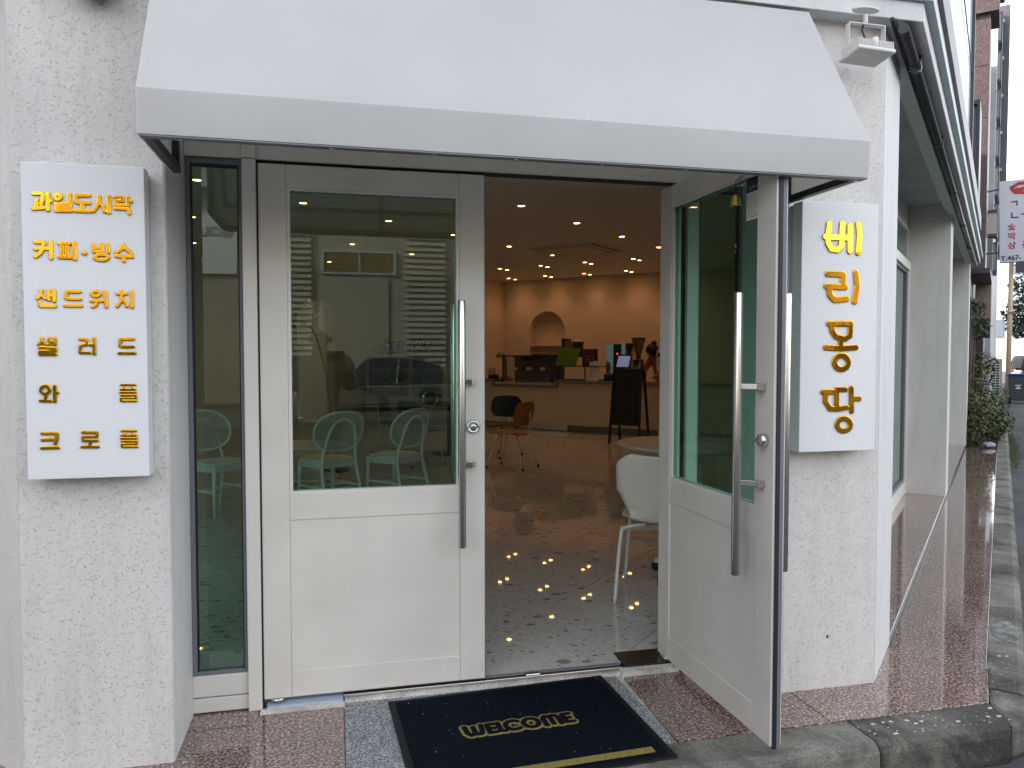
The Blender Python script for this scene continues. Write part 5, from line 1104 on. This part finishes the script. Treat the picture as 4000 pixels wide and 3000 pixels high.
E_ = [('pelvis', 'waist'), ('waist', 'chest'), ('chest', 'neckb'), ('neckb', 'neck'), ('neck', 'head'), ('head', 'crown'), ('chest', 'shL'), ('shL', 'elL'), ('elL', 'wrL'), ('wrL', 'hdL'), ('chest', 'shR'), ('shR', 'elR'), ('elR', 'wrR'), ('wrR', 'hdR'), ('pelvis', 'hipL'), ('hipL', 'knL'), ('knL', 'anL'), ('anL', 'toL'), ('pelvis', 'hipR'), ('hipR', 'knR'), ('knR', 'anR'), ('anR', 'toR')]
body('body', J, E_, M_skin, ba_)
Jj = {k: (J[k][0], tuple(x+.014 for x in (J[k][1] if isinstance(J[k][1], tuple) else (J[k][1],)*2))) for k in ('waist', 'chest', 'neckb', 'shL', 'elL', 'shR', 'elR', 'pelvis', 'wrL', 'wrR')}
body('jumper', Jj, [('waist', 'pelvis'), ('waist', 'chest'), ('chest', 'neckb'), ('chest', 'shL'), ('shL', 'elL'), ('elL', 'wrL'), ('chest', 'shR'), ('shR', 'elR'), ('elR', 'wrR')], M_pinkj, ba_)
hb = MB()
hb.blob(bl(9.075, -4.745, 1.485), .112, (1, 1, 1.02), 3).blob(bl(9.09, -4.72, 1.605), .05, (1, 1, .9), 3).blob(bl(9.075, -4.745, 1.57), .04, (1, 1, 1), 2)
hb.build('hair', M_hair, ba_)
fc = MB(); fc.blob(bl(8.985, -4.78, 1.43), .018, (1, 1, 1), 1); 
fc.build('nose', M_skin, ba_)

# ================================================================ DOWN THE STREET (right)
M_siding = mat('black_siding', (.035, .042, .055), .45, var=(3, .25))
nb = thing('black_shop', 'low black ribbed shop front just past the cafe, partly behind bushes', 'building', P(10.2, 0, 0))
MB(ST).box(10.30, 11.45, -.09, -.02, -.13, 2.74).box(11.45, 13.8, -6, -.02, -.13, 2.74).build('wall', M_siding, nb)
for k in range(14): MB(ST).box(10.40+k*.24, 10.43+k*.24, -.02, .005, .0, 2.3).build('rib', M_siding, nb)
MB(ST).box(10.3, 12.6, -.02, .26, 2.66, 2.735).build('canopy', M_darkmetal, nb)
MB(ST).box(12.5, 12.6, .02, .25, 2.05, 2.66).build('canopy_side', mat('brown_reflective', (.22, .15, .12), .25), nb)
MB(ST).box(12.2, 12.6, .06, .25, 1.70, 2.04).build('meter_box', M_black, nb)
pb = thing('projecting_sign', 'dark moulded frame with a brown panel projecting above the black shop', 'sign', P(11, 0, 4))
f = MB(ST)
f.box(10.95, 11.9, -.19, -.15, 3.96, 5.5).box(10.95, 11.9, .02, .06, 3.96, 5.5).box(10.95, 11.9, -.15, .02, 3.96, 4.03).box(10.95, 11.9, -.15, .02, 5.43, 5.5).box(11.0, 11.9, -.15, -.12, 4.03, 5.43).build('frame', M_darkmetal, pb)
MB(ST).box(11.05, 11.85, -.12, .02, 4.03, 5.43).build('panel', mat('brown_panel', (.16, .11, .10), .4), pb)
MB(ST).box(11.3, 11.4, -.6, -.19, 4.6, 4.7).build('arm', M_darkmetal, pb)
MB(ST).box(10.9, 11.9, -1.2, -.2, 2.74, 6.0).build('wall_stub', M_gasket, pb)

rb = thing('red_stone_building', 'tall building with a reddish brown stone pier seen past the fascia', 'building', P(14, 0, 0))
M_rs = granite('red_stone', [(.034, .021, .023), (.046, .028, .030), (.056, .034, .036), (.068, .044, .046)], 40, .5)
MB(ST).box(14.02, 17.8, -9, .09, -.13, 8.4).build('core', M_darkmetal, rb)
zz = [-.13, .9, 2.0, 3.05, 4.03, 5.0, 6.0, 7.0, 8.0]
for k in range(8):
    MB(ST).box(14.0, 14.6, -.32, .12, zz[k]+.006, zz[k+1]-.006).build('stone_panel', M_rs, rb)
MB(ST).box(13.9, 14.9, -.45, .26, 7.98, 8.9).build('cornice', M_rs, rb)
MB(ST).box(13.8, 15.0, -.5, .34, 8.5, 8.9).build('cornice_cap', M_darkmetal, rb)
bb2 = thing('bay_window_building', 'tall dark building with stacked bay windows further down the street', 'building', P(19, 0, 0))
M_db = mat('dark_panel', (.06, .055, .07), .45, var=(2, .3)); M_lw = mat('light_wall', (.42, .43, .46), .6, var=(3, .2))
MB(ST).box(18, 40, -9, .20, -.13, 10).build('wall', M_lw, bb2)
MB(ST).box(19.6, 30, .20, .44, 4.9, 10.2).build('overhang', M_db, bb2)
for k in range(7):
    z = 3.4+k*.92
    MB(ST).box(18.5, 19.4, .16, .29, z, z+.74).build('window_box', M_db, bb2, .01)
    MB(ST).box(18.49, 18.5, .19, .26, z+.06, z+.68).build('pane', mat('dull_pane', (.16, .18, .2), .15), bb2)
    MB(ST).box(19.3, 19.5, .15, .33, z+.76, z+.84).build('ledge', M_lw, bb2)
simple('light_box', 'blank ivory light box sign with a dark rim left of the restaurant sign', 'sign', P(17, .2, 4.1), [('frame', MB(ST).box(16.95, 17.3, .10, .285, 4.08, 4.14).box(16.95, 17.3, .10, .285, 4.62, 4.68), M_darkmetal), ('face', MB(ST).box(16.98, 17.3, .11, .275, 4.14, 4.62), mat('ivory', (.42, .38, .33), .5))])

rs = thing('restaurant_sign', 'white hanging restaurant sign with red and black lettering at the right edge', 'sign', P(17, .34, 3.4))
SF = Matrix(((N3.x, -S3.x, 0, 0), (N3.y, -S3.y, 0, 0), (0, 0, 1, 0), (0, 0, 0, 1)))
SO = P(17, .345, 3.475)
SM = Matrix.Translation(SO) @ Matrix(((N3.x, 0, -S3.x, 0), (N3.y, 0, -S3.y, 0), (0, 1, 0, 0), (0, 0, 0, 1))) @ Matrix.Rotation(R(1.5), 4, 'Z')
MB(SM).box(0, .95, 0, 1.83, -.20, 0).build('panel', mat('sign_face', (.60, .60, .68), .4, var=(2, .06)), rs, .01)
M_red = mat('sign_red', (.45, .02, .03), .5); M_blk = mat('sign_black', (.02, .02, .03), .5)
link('red_emblem', sdf_plate([[(.24, 1.66), (.38, 1.74), (.60, 1.72)], [(.26, 1.60), (.55, 1.62)], [(.30, 1.55), (.5, 1.52)]], .035, .012, .008, .002, SM), M_red, rs)
link('lettering', sdf_plate([[(.24, 1.34), (.34, 1.35), (.34, 1.26)], [(.52, 1.40), (.52, 1.24)]], .013, .007, .006, .002, SM), M_blk, rs)
link('lettering', sdf_plate([[(.24, 1.10), (.24, .99), (.36, .99)], [(.42, 1.05), (.5, 1.05)], [(.52, 1.14), (.52, .96)]], .014, .007, .006, .002, SM), M_blk, rs)
for i, s_ in enumerate(('숯', '막', '삼')): link('lettering', text_mesh(s_, .17, SM @ Matrix.Translation((.16, .72-i*.205, .004)), .002, .004), M_red, rs)
link('lettering', text_mesh('겹', .17, SM @ Matrix.Translation((.42, .31, .004)), .002, .004), M_red, rs)
link('lettering', text_mesh('T.467-', .145, SM @ Matrix.Translation((.03, .045, .004)), .002, .004), M_blk, rs)
MB(ST).bar((17.1, -.1, 5.1), (17.1, .36, 5.15), .03, .03).bar((17.1, -.1, 3.7), (17.1, .36, 3.72), .03, .03).build('bracket', M_darkmetal, rs)

acu = thing('outdoor_unit', 'grey outdoor air conditioner with a square grille standing by the wall', 'air conditioner', P(25, .3, 0))
MB(ST).box(25.0, 25.5, .155, .46, .10, 1.27).build('housing', mat('grey_housing', (.33, .33, .33), .5), acu, .01)
MB(ST).box(24.99, 25.0, .175, .39, .20, 1.17).build('grille_back', M_black, acu)
gz = MB(ST)
for k in range(13): gz.box(24.975, 24.989, .17, .395, .20+k*.08, .222+k*.08)
for k in range(3): gz.box(24.972, 24.99, .17+k*.105, .185+k*.105, .20, 1.18)
gz.build('grille', mat('pale_grille', (.5, .5, .48), .5), acu, kind='stuff')
MB(ST).box(24.8, 25.7, .1, .55, -.13, .10).build('concrete_base', M_kerb, acu)
wb = thing('wheelie_bin', 'dark grey wheelie bin with a blue lid at the roadside', 'bin', P(25.4, .9, -.13))
MB(ST).hull([(25.4, .66, -.06), (25.4, 1.12, -.06), (25.9, 1.12, -.06), (25.9, .66, -.06), (25.35, .62, .74), (25.35, 1.16, .74), (25.95, 1.16, .74), (25.95, .62, .74)]).build('bin_body', mat('bin_grey', (.045, .05, .06), .5), wb, .02)
MB(ST).box(25.32, 25.98, .58, 1.20, .745, .80).tube([(25.3, .64, .78), (25.3, 1.14, .78)], .02, 8).build('lid', mat('bin_blue', (.03, .12, .42), .45), wb, .02)
for b_ in (.66, 1.08): MB(ST).tube([(25.9, b_, -.05), (25.9, b_+.05, -.05)], .08, 14).build('wheel', M_black, wb)
link('recycling_mark', sdf_plate([[(-.07, .05), (.07, .05)], [(-.06, -.05), (.0, .01), (.06, -.05), (-.06, -.05)]], .012, .006, .004, .001, Matrix.Translation(P(25.365, .89, .38)) @ Matrix(((N3.x, 0, -S3.x, 0), (N3.y, 0, -S3.y, 0), (0, 1, 0, 0), (0, 0, 0, 1)))), M_white, wb)

# plants in the bed past the cafe
rnd = random.Random(31)
M_lf = mat('leaf_green', (.045, .075, .022), .6, var=(5, .5)); M_lf2 = mat('leaf_olive', (.085, .095, .03), .6, var=(5, .5)); M_bark = mat('bark', (.10, .07, .05), .9, var=(20, .4))
def bush(label, blobs, m_, n_, size, trunk=None):
    c = P(blobs[0][0], blobs[0][1], 0); t = thing('shrub', label, 'shrub', c)
    b = MB()
    for (a, b_, z, r_) in blobs: leafy(b, P(a, b_, z), r_, n_, size, rnd, (1, 1, .85))
    b.build('foliage', m_, t, recalc=False, kind='stuff')
    s_ = MB()
    for (a, b_, z, r_) in blobs[:3]:
        s_.tube([P(blobs[0][0], blobs[0][1], -.1), P((a+blobs[0][0])/2+.03, (b_+blobs[0][1])/2, z*.5), P(a, b_, z)], [.022, .016, .006], 6)
    s_.build('stem', M_bark, t)
    return t
bush('leafy green shrub right at the corner of the cafe wall', [(10.3, .18, .42, .30), (10.5, .05, .60, .28), (10.15, .10, .22, .24), (10.6, .28, .30, .26)], M_lf2, 420, .035)
bush('low dark green shrub spilling over the kerb edge', [(11.3, .32, .30, .30), (11.8, .38, .26, .28), (11.0, .30, .20, .24), (12.3, .35, .2, .25)], M_lf, 380, .032)
bush('taller thin shrub against the black shop front', [(11.6, .08, 1.05, .30), (11.2, .02, .85, .26), (12.0, .15, 1.25, .24), (11.4, .05, .6, .3)], M_lf2, 260, .035)
bush('wispy shrub with its crown high on the black wall', [(11.0, -.0, 2.05, .26), (11.4, .06, 1.85, .24), (11.2, .02, 2.2, .2)], M_lf, 170, .033)
bush('dense dark shrub under the outdoor unit', [(14.5, .25, .25, .35), (15.2, .22, .4, .35), (13.8, .2, .3, .3), (16.5, .25, .4, .4)], M_lf, 300, .04)
soil = struct(MB(ST).box(9.72, 24, -.4, .40, -.135, -.02).build('planting_bed', mat('soil', (.06, .045, .03), .95, bump=(20, .8, .03), var=(9, .5))))
wz = MB(); 
for k in range(500):
    a = rnd.uniform(8.6, 13); b_ = .56+abs(rnd.gauss(0, .05)); p_ = P(a, b_, -.13); h_ = rnd.uniform(.05, .16); d_ = Vector((rnd.uniform(-.05, .05), rnd.uniform(-.05, .05), h_))
    wz.quad(p_+Vector((-.006, 0, 0)), p_+Vector((.006, 0, 0)), p_+d_+Vector((.002, 0, 0)), p_+d_)
for k in range(70):
    a = rnd.uniform(.22, .42); b_ = .408+rnd.uniform(-.004, .010); p_ = P(a, b_, -.006); h_ = rnd.uniform(.008, .022); d_ = Vector((rnd.uniform(-.012, .012), rnd.uniform(-.012, .012), h_))
    wz.quad(p_+Vector((-.0015, 0, 0)), p_+Vector((.0015, 0, 0)), p_+d_+Vector((.0006, 0, 0)), p_+d_)
tag(wz.build('kerb_weeds', M_lf, None, recalc=False), 'weeds growing along the foot of the kerb', 'weeds')['kind'] = 'stuff'
bag = MB(); rb_ = random.Random(6)
bag.blob(P(9.95, .30, .04), .075, (1.3, .9, .6), 3)
for v in bag.b.verts: v.co += Vector((rb_.uniform(-1, 1), rb_.uniform(-1, 1), rb_.uniform(-1, 1)))*.012
bg_ = bag.build('plastic_bag', mat('translucent_bag', (.30, .32, .36), .35)); tag(origin_to(bg_, P(10.0, .33, 0)), 'crumpled white plastic bag lying in front of the shrubs', 'plastic bag')

# street tree, poles, cars, distant buildings
tr = thing('street_tree', 'leafy green street tree beyond the restaurant sign', 'tree', P(33, 1.5, -.13))
MB(ST).tube([(33, 1.5, -.13), (33.05, 1.45, 1.5), (33, 1.4, 2.6), (33.1, 1.35, 4.0)], [.11, .09, .07, .03], 10).tube([(33, 1.42, 2.4), (33.3, .95, 3.4)], [.05, .02], 8).tube([(33, 1.42, 2.5), (32.8, 2.0, 3.5)], [.05, .02], 8).build('trunk', M_bark, tr)
b = MB()
for (a, b_, z, r_) in ((33, 1.4, 3.6, .85), (33.3, .95, 3.1, .6), (32.7, 1.9, 3.3, .8), (33, 1.2, 4.3, .65), (33.2, 1.8, 4.5, .6), (33, .95, 2.5, .45), (32.8, 1.6, 2.6, .6)):
    leafy(b, P(a, b_, z), r_, 330, .085, rnd)
b.build('crown', M_lf, tr, recalc=False, kind='stuff')
pole = thing('utility_pole', 'utility pole down the street, low sun given by its tan colour', 'utility pole', P(29, .66, -.13))
MB(ST).tube([(29, .64, -.13), (29, .66, 5.9)], [.085, .07], 12).build('pole', mat('sun_tinted_concrete', (.55, .42, .28), .8), pole)  # warm low sun is put into the pole colour
MB(ST).bar((28.9, .66, 2.9), (28.9, 1.4, 2.8), .04, .04).box(28.9, 28.98, .55, .8, 2.86, 2.92).build('bracket', M_gasket, pole)
MB(ST).box(28.75, 28.95, .78, 1.1, 4.3, 5.0).build('transformer', M_darkmetal, pole)
wires = thing('power_cables', 'thin power cables crossing the sky down the street', 'cables', P(29, .66, 7))
for (z0, z1, b1) in ((5.8, 6.0, 10), (5.6, 5.2, 12), (5.1, 4.9, 14), (4.6, 4.7, 14)):
    MB(ST).tube([(29, .66, z0), (36, (.66+b1)/2, (z0+z1)/2-.5), (46, b1, z1)], .018, 5).build('cable', M_black, wires)
MB(ST).tube([(12.0, -.02, 9.0), (20, -.1, 7.6), (29, .66, 5.8)], .014, 5).build('cable', M_black, wires)

def car(name, label, M, paint, L_=4.4, W_=1.78, H_=1.45):
    """M: car frame, x forward, origin at ground centre"""
    t = thing(name, label, 'car', M.translation)
    prof = [(-.50, .30), (-.505, .62), (-.49, .70), (-.38, .735), (.20, .70), (.40, .655), (.485, .56), (.50, .40), (.495, .22), (.42, .17), (-.44, .17)]
    b = MB(M); N_ = len(prof); rows = []
    for yv, k in ((-1, .86), (-.93, .97), (-.6, 1), (0, 1.01), (.6, 1), (.93, .97), (1, .86)):
        rows.append([b.v((x*L_*(1 if abs(yv) < .95 else .985), yv*W_/2, (.45+(z-.45)*k)*1.0*H_/1.45 if True else 0)) for x, z in prof])
    for A_, B_ in zip(rows, rows[1:]):
        for i in range(N_): q = b.b.faces.new([A_[i], A_[(i+1) % N_], B_[(i+1) % N_], B_[i]]); q.smooth = True
    b.b.faces.new(rows[0]); b.b.faces.new(rows[-1][::-1])
    b.build('body', paint, t, .02)
    k = H_/1.45
    gh = [(-.46, .72), (-.36, 1.02), (-.24, 1.16), (-.05, 1.20), (.07, 1.16), (.24, .70)]
    b = MB(M); rows = []
    for yv in (-1, -.75, 0, .75, 1):
        rows.append([b.v((x*L_, yv*W_/2*(.93-.22*max(0, (z-.7)/.5)), (z*H_/1.2 if z > .8 else z*k)+(.0 if abs(yv) > .8 else .015))) for x, z in gh])
    for A_, B_ in zip(rows, rows[1:]):
        for i in range(len(gh)-1): q = b.b.faces.new([A_[i], A_[i+1], B_[i+1], B_[i]]); q.smooth = True
    b.b.faces.new(rows[0]); b.b.faces.new(rows[-1][::-1])
    b.build('cabin', mat('car_window', (.015, .02, .025), .06, coat=.5), t)
    b = MB(M)
    for s_ in (-1, 1):
        q = [Vector((x*L_, s_*(W_/2*(.945-.22*max(0, (z-.7)/.5))), z*H_/1.2 if z > .8 else z*k)) for x, z in gh]
        for p_, r_ in zip(q, q[1:]): b.bar(p_, r_, .05, .05)
        b.bar((-.10*L_, s_*W_/2*.94, .72*k), (-.12*L_, s_*W_/2*.73, 1.18*H_/1.2), .05, .06)
    b.box(-.28*L_, .04*L_, -W_*.33, W_*.33, 1.165*H_/1.2, 1.2*H_/1.2+.012)
    b.build('roof_frame', paint, t, .01)
    for x in (-.30*L_, .315*L_):
        for s_ in (-1, 1):
            y0 = s_*(W_/2-.20); y1 = s_*(W_/2+.005)
            ty = MB(M).tube([(x, y0, .33), (x, y1, .33)], .33, 28).build('tyre', M_black, t, .02)
            rm = MB(M)
            for q in range(8):
                a = q*math.pi/4; rm.bar((x, y1+s_*.012, .33), (x+.2*math.cos(a), y1+s_*.012, .33+.2*math.sin(a)), .02, .045, (0, 1, 0))
            rm.lathe([(.21, 0), (.215, s_*.014), (.19, s_*.015), (.19, 0)], (x, y1, .33), 28, 'y')
            rm.build('rim', M_steel, ty)
    for s_ in (-1, 1):
        MB(M).blob((.47*L_, s_*W_*.36, .58*k), .11, (1.0, 1.6, .6)).build('headlight', M_chrome, t)
        MB(M).box(-.508*L_, -.44*L_, s_*W_*.40-.09, s_*W_*.40+.09, .55*k, .72*k).build('tail_light', M_red, t, .02)
        MB(M).box(.14*L_, .17*L_, min(s_*W_*.49, s_*W_*.58), max(s_*W_*.49, s_*W_*.58), .70*k, .80*k).build('mirror', paint, t, .02)
    MB(M).box(-.507*L_, -.49*L_, -.26, .26, .42*k, .54*k).build('number_plate', M_white, t)
    b = MB(M)
    for s_ in (-1, 1):
        for x in (-.30, -.07, .17): b.bar((x*L_, s_*(W_/2-.004), .25), (x*L_, s_*(W_/2-.004), .69*k), .008, .006, (0, 1, 0))
        b.box(-.16*L_, -.12*L_, s_*W_/2*.99-.01, s_*W_/2*.99+.02, .60, .625).box(.08*L_, .12*L_, s_*W_/2*.99-.01, s_*W_/2*.99+.02, .60, .625)
    b.build('door_seam', M_black, t, kind='stuff')
    return t
CMx = Matrix.Translation(P(36, 2.0, -.13)) @ Matrix.Rotation(R(44), 4, 'Z')
car('parked_car', 'dark red car parked down the street behind the wheelie bin', CMx, mat('red_paint', (.22, .012, .015), .25, coat=.6), 4.3, 1.8, 1.75)
CMw = Matrix.Translation(P(48, 1.6, -.13)) @ Matrix.Rotation(R(44), 4, 'Z')
car('parked_car', 'small white car far down the street', CMw, mat('white_paint_far', (.7, .7, .7), .25, coat=.6), 4.2, 1.75, 1.5)

def tower(label, a, b0, b1, h, m_, fl=3.0, dep=14, nwin=4):
    t = thing('distant_tower', label, 'building', P(a, (b0+b1)/2, 0))
    MB(ST).box(a, a+dep, b0, b1, -.13, h).build('wall', m_, t)
    wn = mat('far_window', (.10, .13, .17), .2)
    k = 0; z = 3
    me = None
    while z < h-2:
        for i in range(nwin):
            w_ = (b1-b0)/nwin
            MB(ST).box(a-.12, a+.02, b0+w_*(i+.2), b0+w_*(i+.8), z, z+fl*.55).build('window', wn, t)
        z += fl
    return t
tower('far glassy blue tower with pale frames beyond the tree', 150, 1.5, 6.0, 25, mat('tower_blue', (.30, .38, .46), .3))
tower('far cream tower right of the blue one', 190, 6.5, 14, 30, mat('tower_cream', (.6, .56, .5), .7))
tower('low pale building closing the far end of the street', 80, -1, 14, 5.5, mat('pale_block', (.5, .48, .45), .8), nwin=8, dep=8)
rr = thing('street_row', 'plain houses along the far side of the street', 'building', P(10, 12, 0))
MB(ST).box(9, 70, 13, 22, -.13, 7).build('wall', M_lw, rr)

# ================================================================ ACROSS THE STREET (seen in the glass)
op = thing('warehouse', 'cream warehouse with louvred panels across the street, mirrored in the glass', 'building', (1, -22, 0))
M_ow = mat('cream_wall', (.36, .33, .27), .8, var=(1.5, .12)); M_ol = mat('louvre', (.36, .34, .28), .6)
MB().box(-7.5, 17, -30, -22, -.13, 7.2).build('wall', M_ow, op)
for (xa, xb, za, zb) in ((-1.9, -.68, .8, 6.4), (2.28, 3.62, .8, 6.4), (5.3, 6.6, .8, 6.4)):
    lb = MB()
    z = za
    while z < zb: lb.hull([(xa, -21.99, z), (xb, -21.99, z), (xb, -21.9, z), (xa, -21.9, z), (xa, -21.99, z+.13), (xb, -21.99, z+.13), (xb, -21.96, z+.13), (xa, -21.96, z+.13)]); z += .19
    lb.build('louvre_panel', M_ol, op, kind='stuff')
wf = MB().box(-.36, 2.0, -22, -21.93, 3.98, 4.05).box(-.36, 2.0, -22, -21.93, 4.68, 4.76).box(-.36, -.28, -22, -21.93, 4.05, 4.68).box(1.92, 2.0, -22, -21.93, 4.05, 4.68).box(.80, .86, -22, -21.93, 4.05, 4.68).build('window_frame', M_lw, op)
MB().box(-.28, 1.92, -21.99, -21.96, 4.05, 4.68).build('pane', mat('brown_glass', (.16, .11, .05), .1), op)
MB().box(-.45, 1.75, -21.995, -21.96, -.1, 3.9).build('door', M_ow, op)
MB().box(-7.6, 17.1, -22.05, -21.6, 6.5, 6.62).build('eave', M_lw, op)
M_gd = mat('reflection_dark', (.035, .03, .03), .5); M_hedge = mat('hedge_leaf', (.03, .05, .015), .7)  # dark tones for things added so the gold letters mirror dark bands
for xa, xb in ((7.4, 11.2), (11.8, 15.8)):
    MB().box(xa, xb, -22.0, -21.93, 0, 3.1).build('reflection_garage_shutter', M_gd, op)  # added dark doors, there to be mirrored in the gold letters
eb = thing('added_tan_building', 'low tan building added across the street for the right sign letters to mirror', 'building', (22, -24, 0))
MB().box(17.3, 30, -30, -22.2, -.13, 5.2).build('wall', mat('tan_wall', (.30, .25, .18), .8, var=(1, .2)), eb)  # added wall, its height and tone set for the right sign's reflections
for k in range(3): MB().box(17.8+k*4, 21.3+k*4, -22.2, -22.12, 0, 2.5).build('reflection_shutter', M_gd, eb)  # added dark panels for the lower letters to mirror
fh = thing('banner', 'white wall banner reading GOLD across the street', 'banner', (-3.6, -21.9, 3.9))
MB().box(-4.5, -2.9, -21.97, -21.9, 3.9, 5.7).build('board', M_white, fh)
link('lettering', text_mesh('GOLD', .42, Matrix.Translation((-3.05, -21.88, 5.05)) @ Matrix.Rotation(R(180), 4, 'Z') @ Matrix.Rotation(R(90), 4, 'X'), .004), M_gasket, fh)
CW = Matrix.Translation((1.2, -18.4, -.13)) @ Matrix.Rotation(R(180), 4, 'Z')
car('parked_car', 'silver car parked across the street, mirrored in the door glass', CW, mat('silver_paint', (.14, .14, .135), .25, coat=.6), 4.5, 1.8, 1.45)
blk = thing('sun_blocker', 'unseen tall block added beyond the left street to shade the shop', 'building', P(-13, -12, 0))
MB(ST).box(-18, -9.5, -34, -3.2, -.13, 12.5).build('wall', M_lw, blk)  # added out of view to block the sun from the shop front
hg = thing('hedge', 'dark hedge added across the street for the left sign letters to mirror', 'hedge', (-9, -20, -.13))
rnd = random.Random(77); hbm = MB()
for k in range(16): leafy(hbm, (-15.5+k*.72, -19.6, .95), .75, 90, .16, rnd, (1, .8, 1.5))
hbm.build('foliage', M_hedge, hg, kind='stuff', recalc=False)
MB().box(-15.9, -4.4, -19.9, -19.3, -.13, 1.7).build('hedge_core', M_hedge, hg)  # hedge added to darken what the left sign's lower rows mirror
blk2 = thing('side_block', 'plain pale houses left of the warehouse, dark openings added for the gold letters to mirror', 'building', (-16, -24, 0))
MB().box(-26, -7.8, -32, -22.5, -.13, 6.0).build('wall', mat('pale_wall', (.60, .55, .46), .8, var=(1, .2)), blk2)  # wall made pale so the upper letter rows mirror it brightly
for k in range(9): MB().box(-24.6+k*1.85, -23.7+k*1.85, -22.5, -22.44, 3.5+.25*(k % 2), 4.5).build('window', M_gd, blk2)  # dark windows added for contrast in the letter reflections
for k in range(5): MB().box(-24.5+k*3.4, -22.2+k*3.4, -22.5, -22.44, .0, 2.9).build('reflection_shutter', M_gd, blk2)  # added dark openings for the middle letter rows to mirror

# ================================================================ THE PHOTOGRAPHER (mirrored in the glass)
ph = thing('person', 'man in a grey quilted jacket photographing the entrance with his phone', 'person', (-.13, -3.62, -.13))
bx, by_ = -.13, -3.62
J = {'pelvis': ((bx, by_, .83), (.155, .115)), 'waist': ((bx, by_, .98), (.14, .105)), 'chest': ((bx, by_+.01, 1.20), (.16, .115)), 'neckb': ((bx, by_+.02, 1.36), (.08, .07)), 'neck': ((bx+.01, by_+.035, 1.42), .055), 'head': ((bx+.02, by_+.06, 1.53), (.078, .10)), 'crown': ((bx+.02, by_+.055, 1.60), (.07, .085)),
     'shL': ((bx-.20, by_, 1.31), .065), 'elL': ((bx-.19, by_+.16, 1.12), .046), 'wrL': ((bx+.04, by_+.36, 1.31), .030), 'hdL': ((bx+.075, by_+.405, 1.36), (.034, .020)),
     'shR': ((bx+.20, by_, 1.31), .065), 'elR': ((bx+.27, by_+.18, 1.12), .046), 'wrR': ((bx+.22, by_+.37, 1.30), .030), 'hdR': ((bx+.195, by_+.410, 1.35), (.034, .020)),
     'hipL': ((bx-.10, by_, .76), .095), 'knL': ((bx-.12, by_+.02, .36), .062), 'anL': ((bx-.13, by_-.02, -.04), .042), 'toL': ((bx-.15, by_+.16, -.09), .038),
     'hipR': ((bx+.10, by_, .76), .095), 'knR': ((bx+.12, by_+.02, .36), .062), 'anR': ((bx+.13, by_-.02, -.04), .042), 'toR': ((bx+.15, by_+.16, -.09), .038)}
body('body', J, E_, M_skin, ph)
M_jk = mat('grey_quilted', (.10, .11, .15), .6, bump=(6, .5, .03)); M_tr = mat('dark_trousers', (.02, .022, .028), .8)
def inflate(keys, d): return {k: (J[k][0], tuple(x+d for x in (J[k][1] if isinstance(J[k][1], tuple) else (J[k][1],)*2))) for k in keys}
body('jacket', inflate(('chest', 'waist', 'pelvis', 'neckb', 'shL', 'elL', 'wrL', 'shR', 'elR', 'wrR'), .024), [('chest', 'waist'), ('waist', 'pelvis'), ('chest', 'neckb'), ('chest', 'shL'), ('shL', 'elL'), ('elL', 'wrL'), ('chest', 'shR'), ('shR', 'elR'), ('elR', 'wrR')], M_jk, ph)
body('trousers', inflate(('pelvis', 'hipL', 'knL', 'anL', 'hipR', 'knR', 'anR'), .016), [('pelvis', 'hipL'), ('hipL', 'knL'), ('knL', 'anL'), ('pelvis', 'hipR'), ('hipR', 'knR'), ('knR', 'anR')], M_tr, ph)
fc = MB(); hx, hy = bx+.02, by_+.06
fc.blob((hx, hy+.105, 1.525), .016, (1, 1.2, 1.5)).blob((hx-.085, hy, 1.53), .022, (.5, 1, 1.5)).blob((hx+.085, hy, 1.53), .022, (.5, 1, 1.5)).build('nose_and_ears', M_skin, ph)
for s_ in (-1, 1): MB().blob((hx+s_*.032, hy+.088, 1.55), .011).build('eye', M_white, ph)
MB().bar((hx-.025, hy+.098, 1.485), (hx+.025, hy+.098, 1.485), .008, .008).build('mouth', M_pinkj, ph)
for s_, o_ in ((-1, (bx+.075, by_+.405, 1.36)), (1, (bx+.195, by_+.410, 1.35))):
    for k in range(4):
        z = -.028+k*.019; e = .06-.006*abs(k-1.5)
        x_ = o_[0]; MB().tube([(x_, o_[1], o_[2]+z), (x_-s_*.0+(.0), o_[1]+.03, o_[2]+z), (x_-s_*e*.5, o_[1]+.05, o_[2]+z+.004)], [.009, .008, .006], 8).build('finger', M_skin, ph)
    MB().tube([(o_[0], o_[1]-.01, o_[2]+.02), (o_[0]-s_*.02, o_[1]-.005, o_[2]+.05), (o_[0]-s_*.035, o_[1]+.0, o_[2]+.06)], [.011, .010, .007], 8).build('thumb', M_skin, ph)
pn = MB().box(-.078, .082, -3.150, -3.142, 1.352, 1.428).build('phone', M_darkmetal, None, .003)
tag(origin_to(pn, (0, -3.146, 1.39)), 'dark phone held up sideways by the photographer', 'phone')
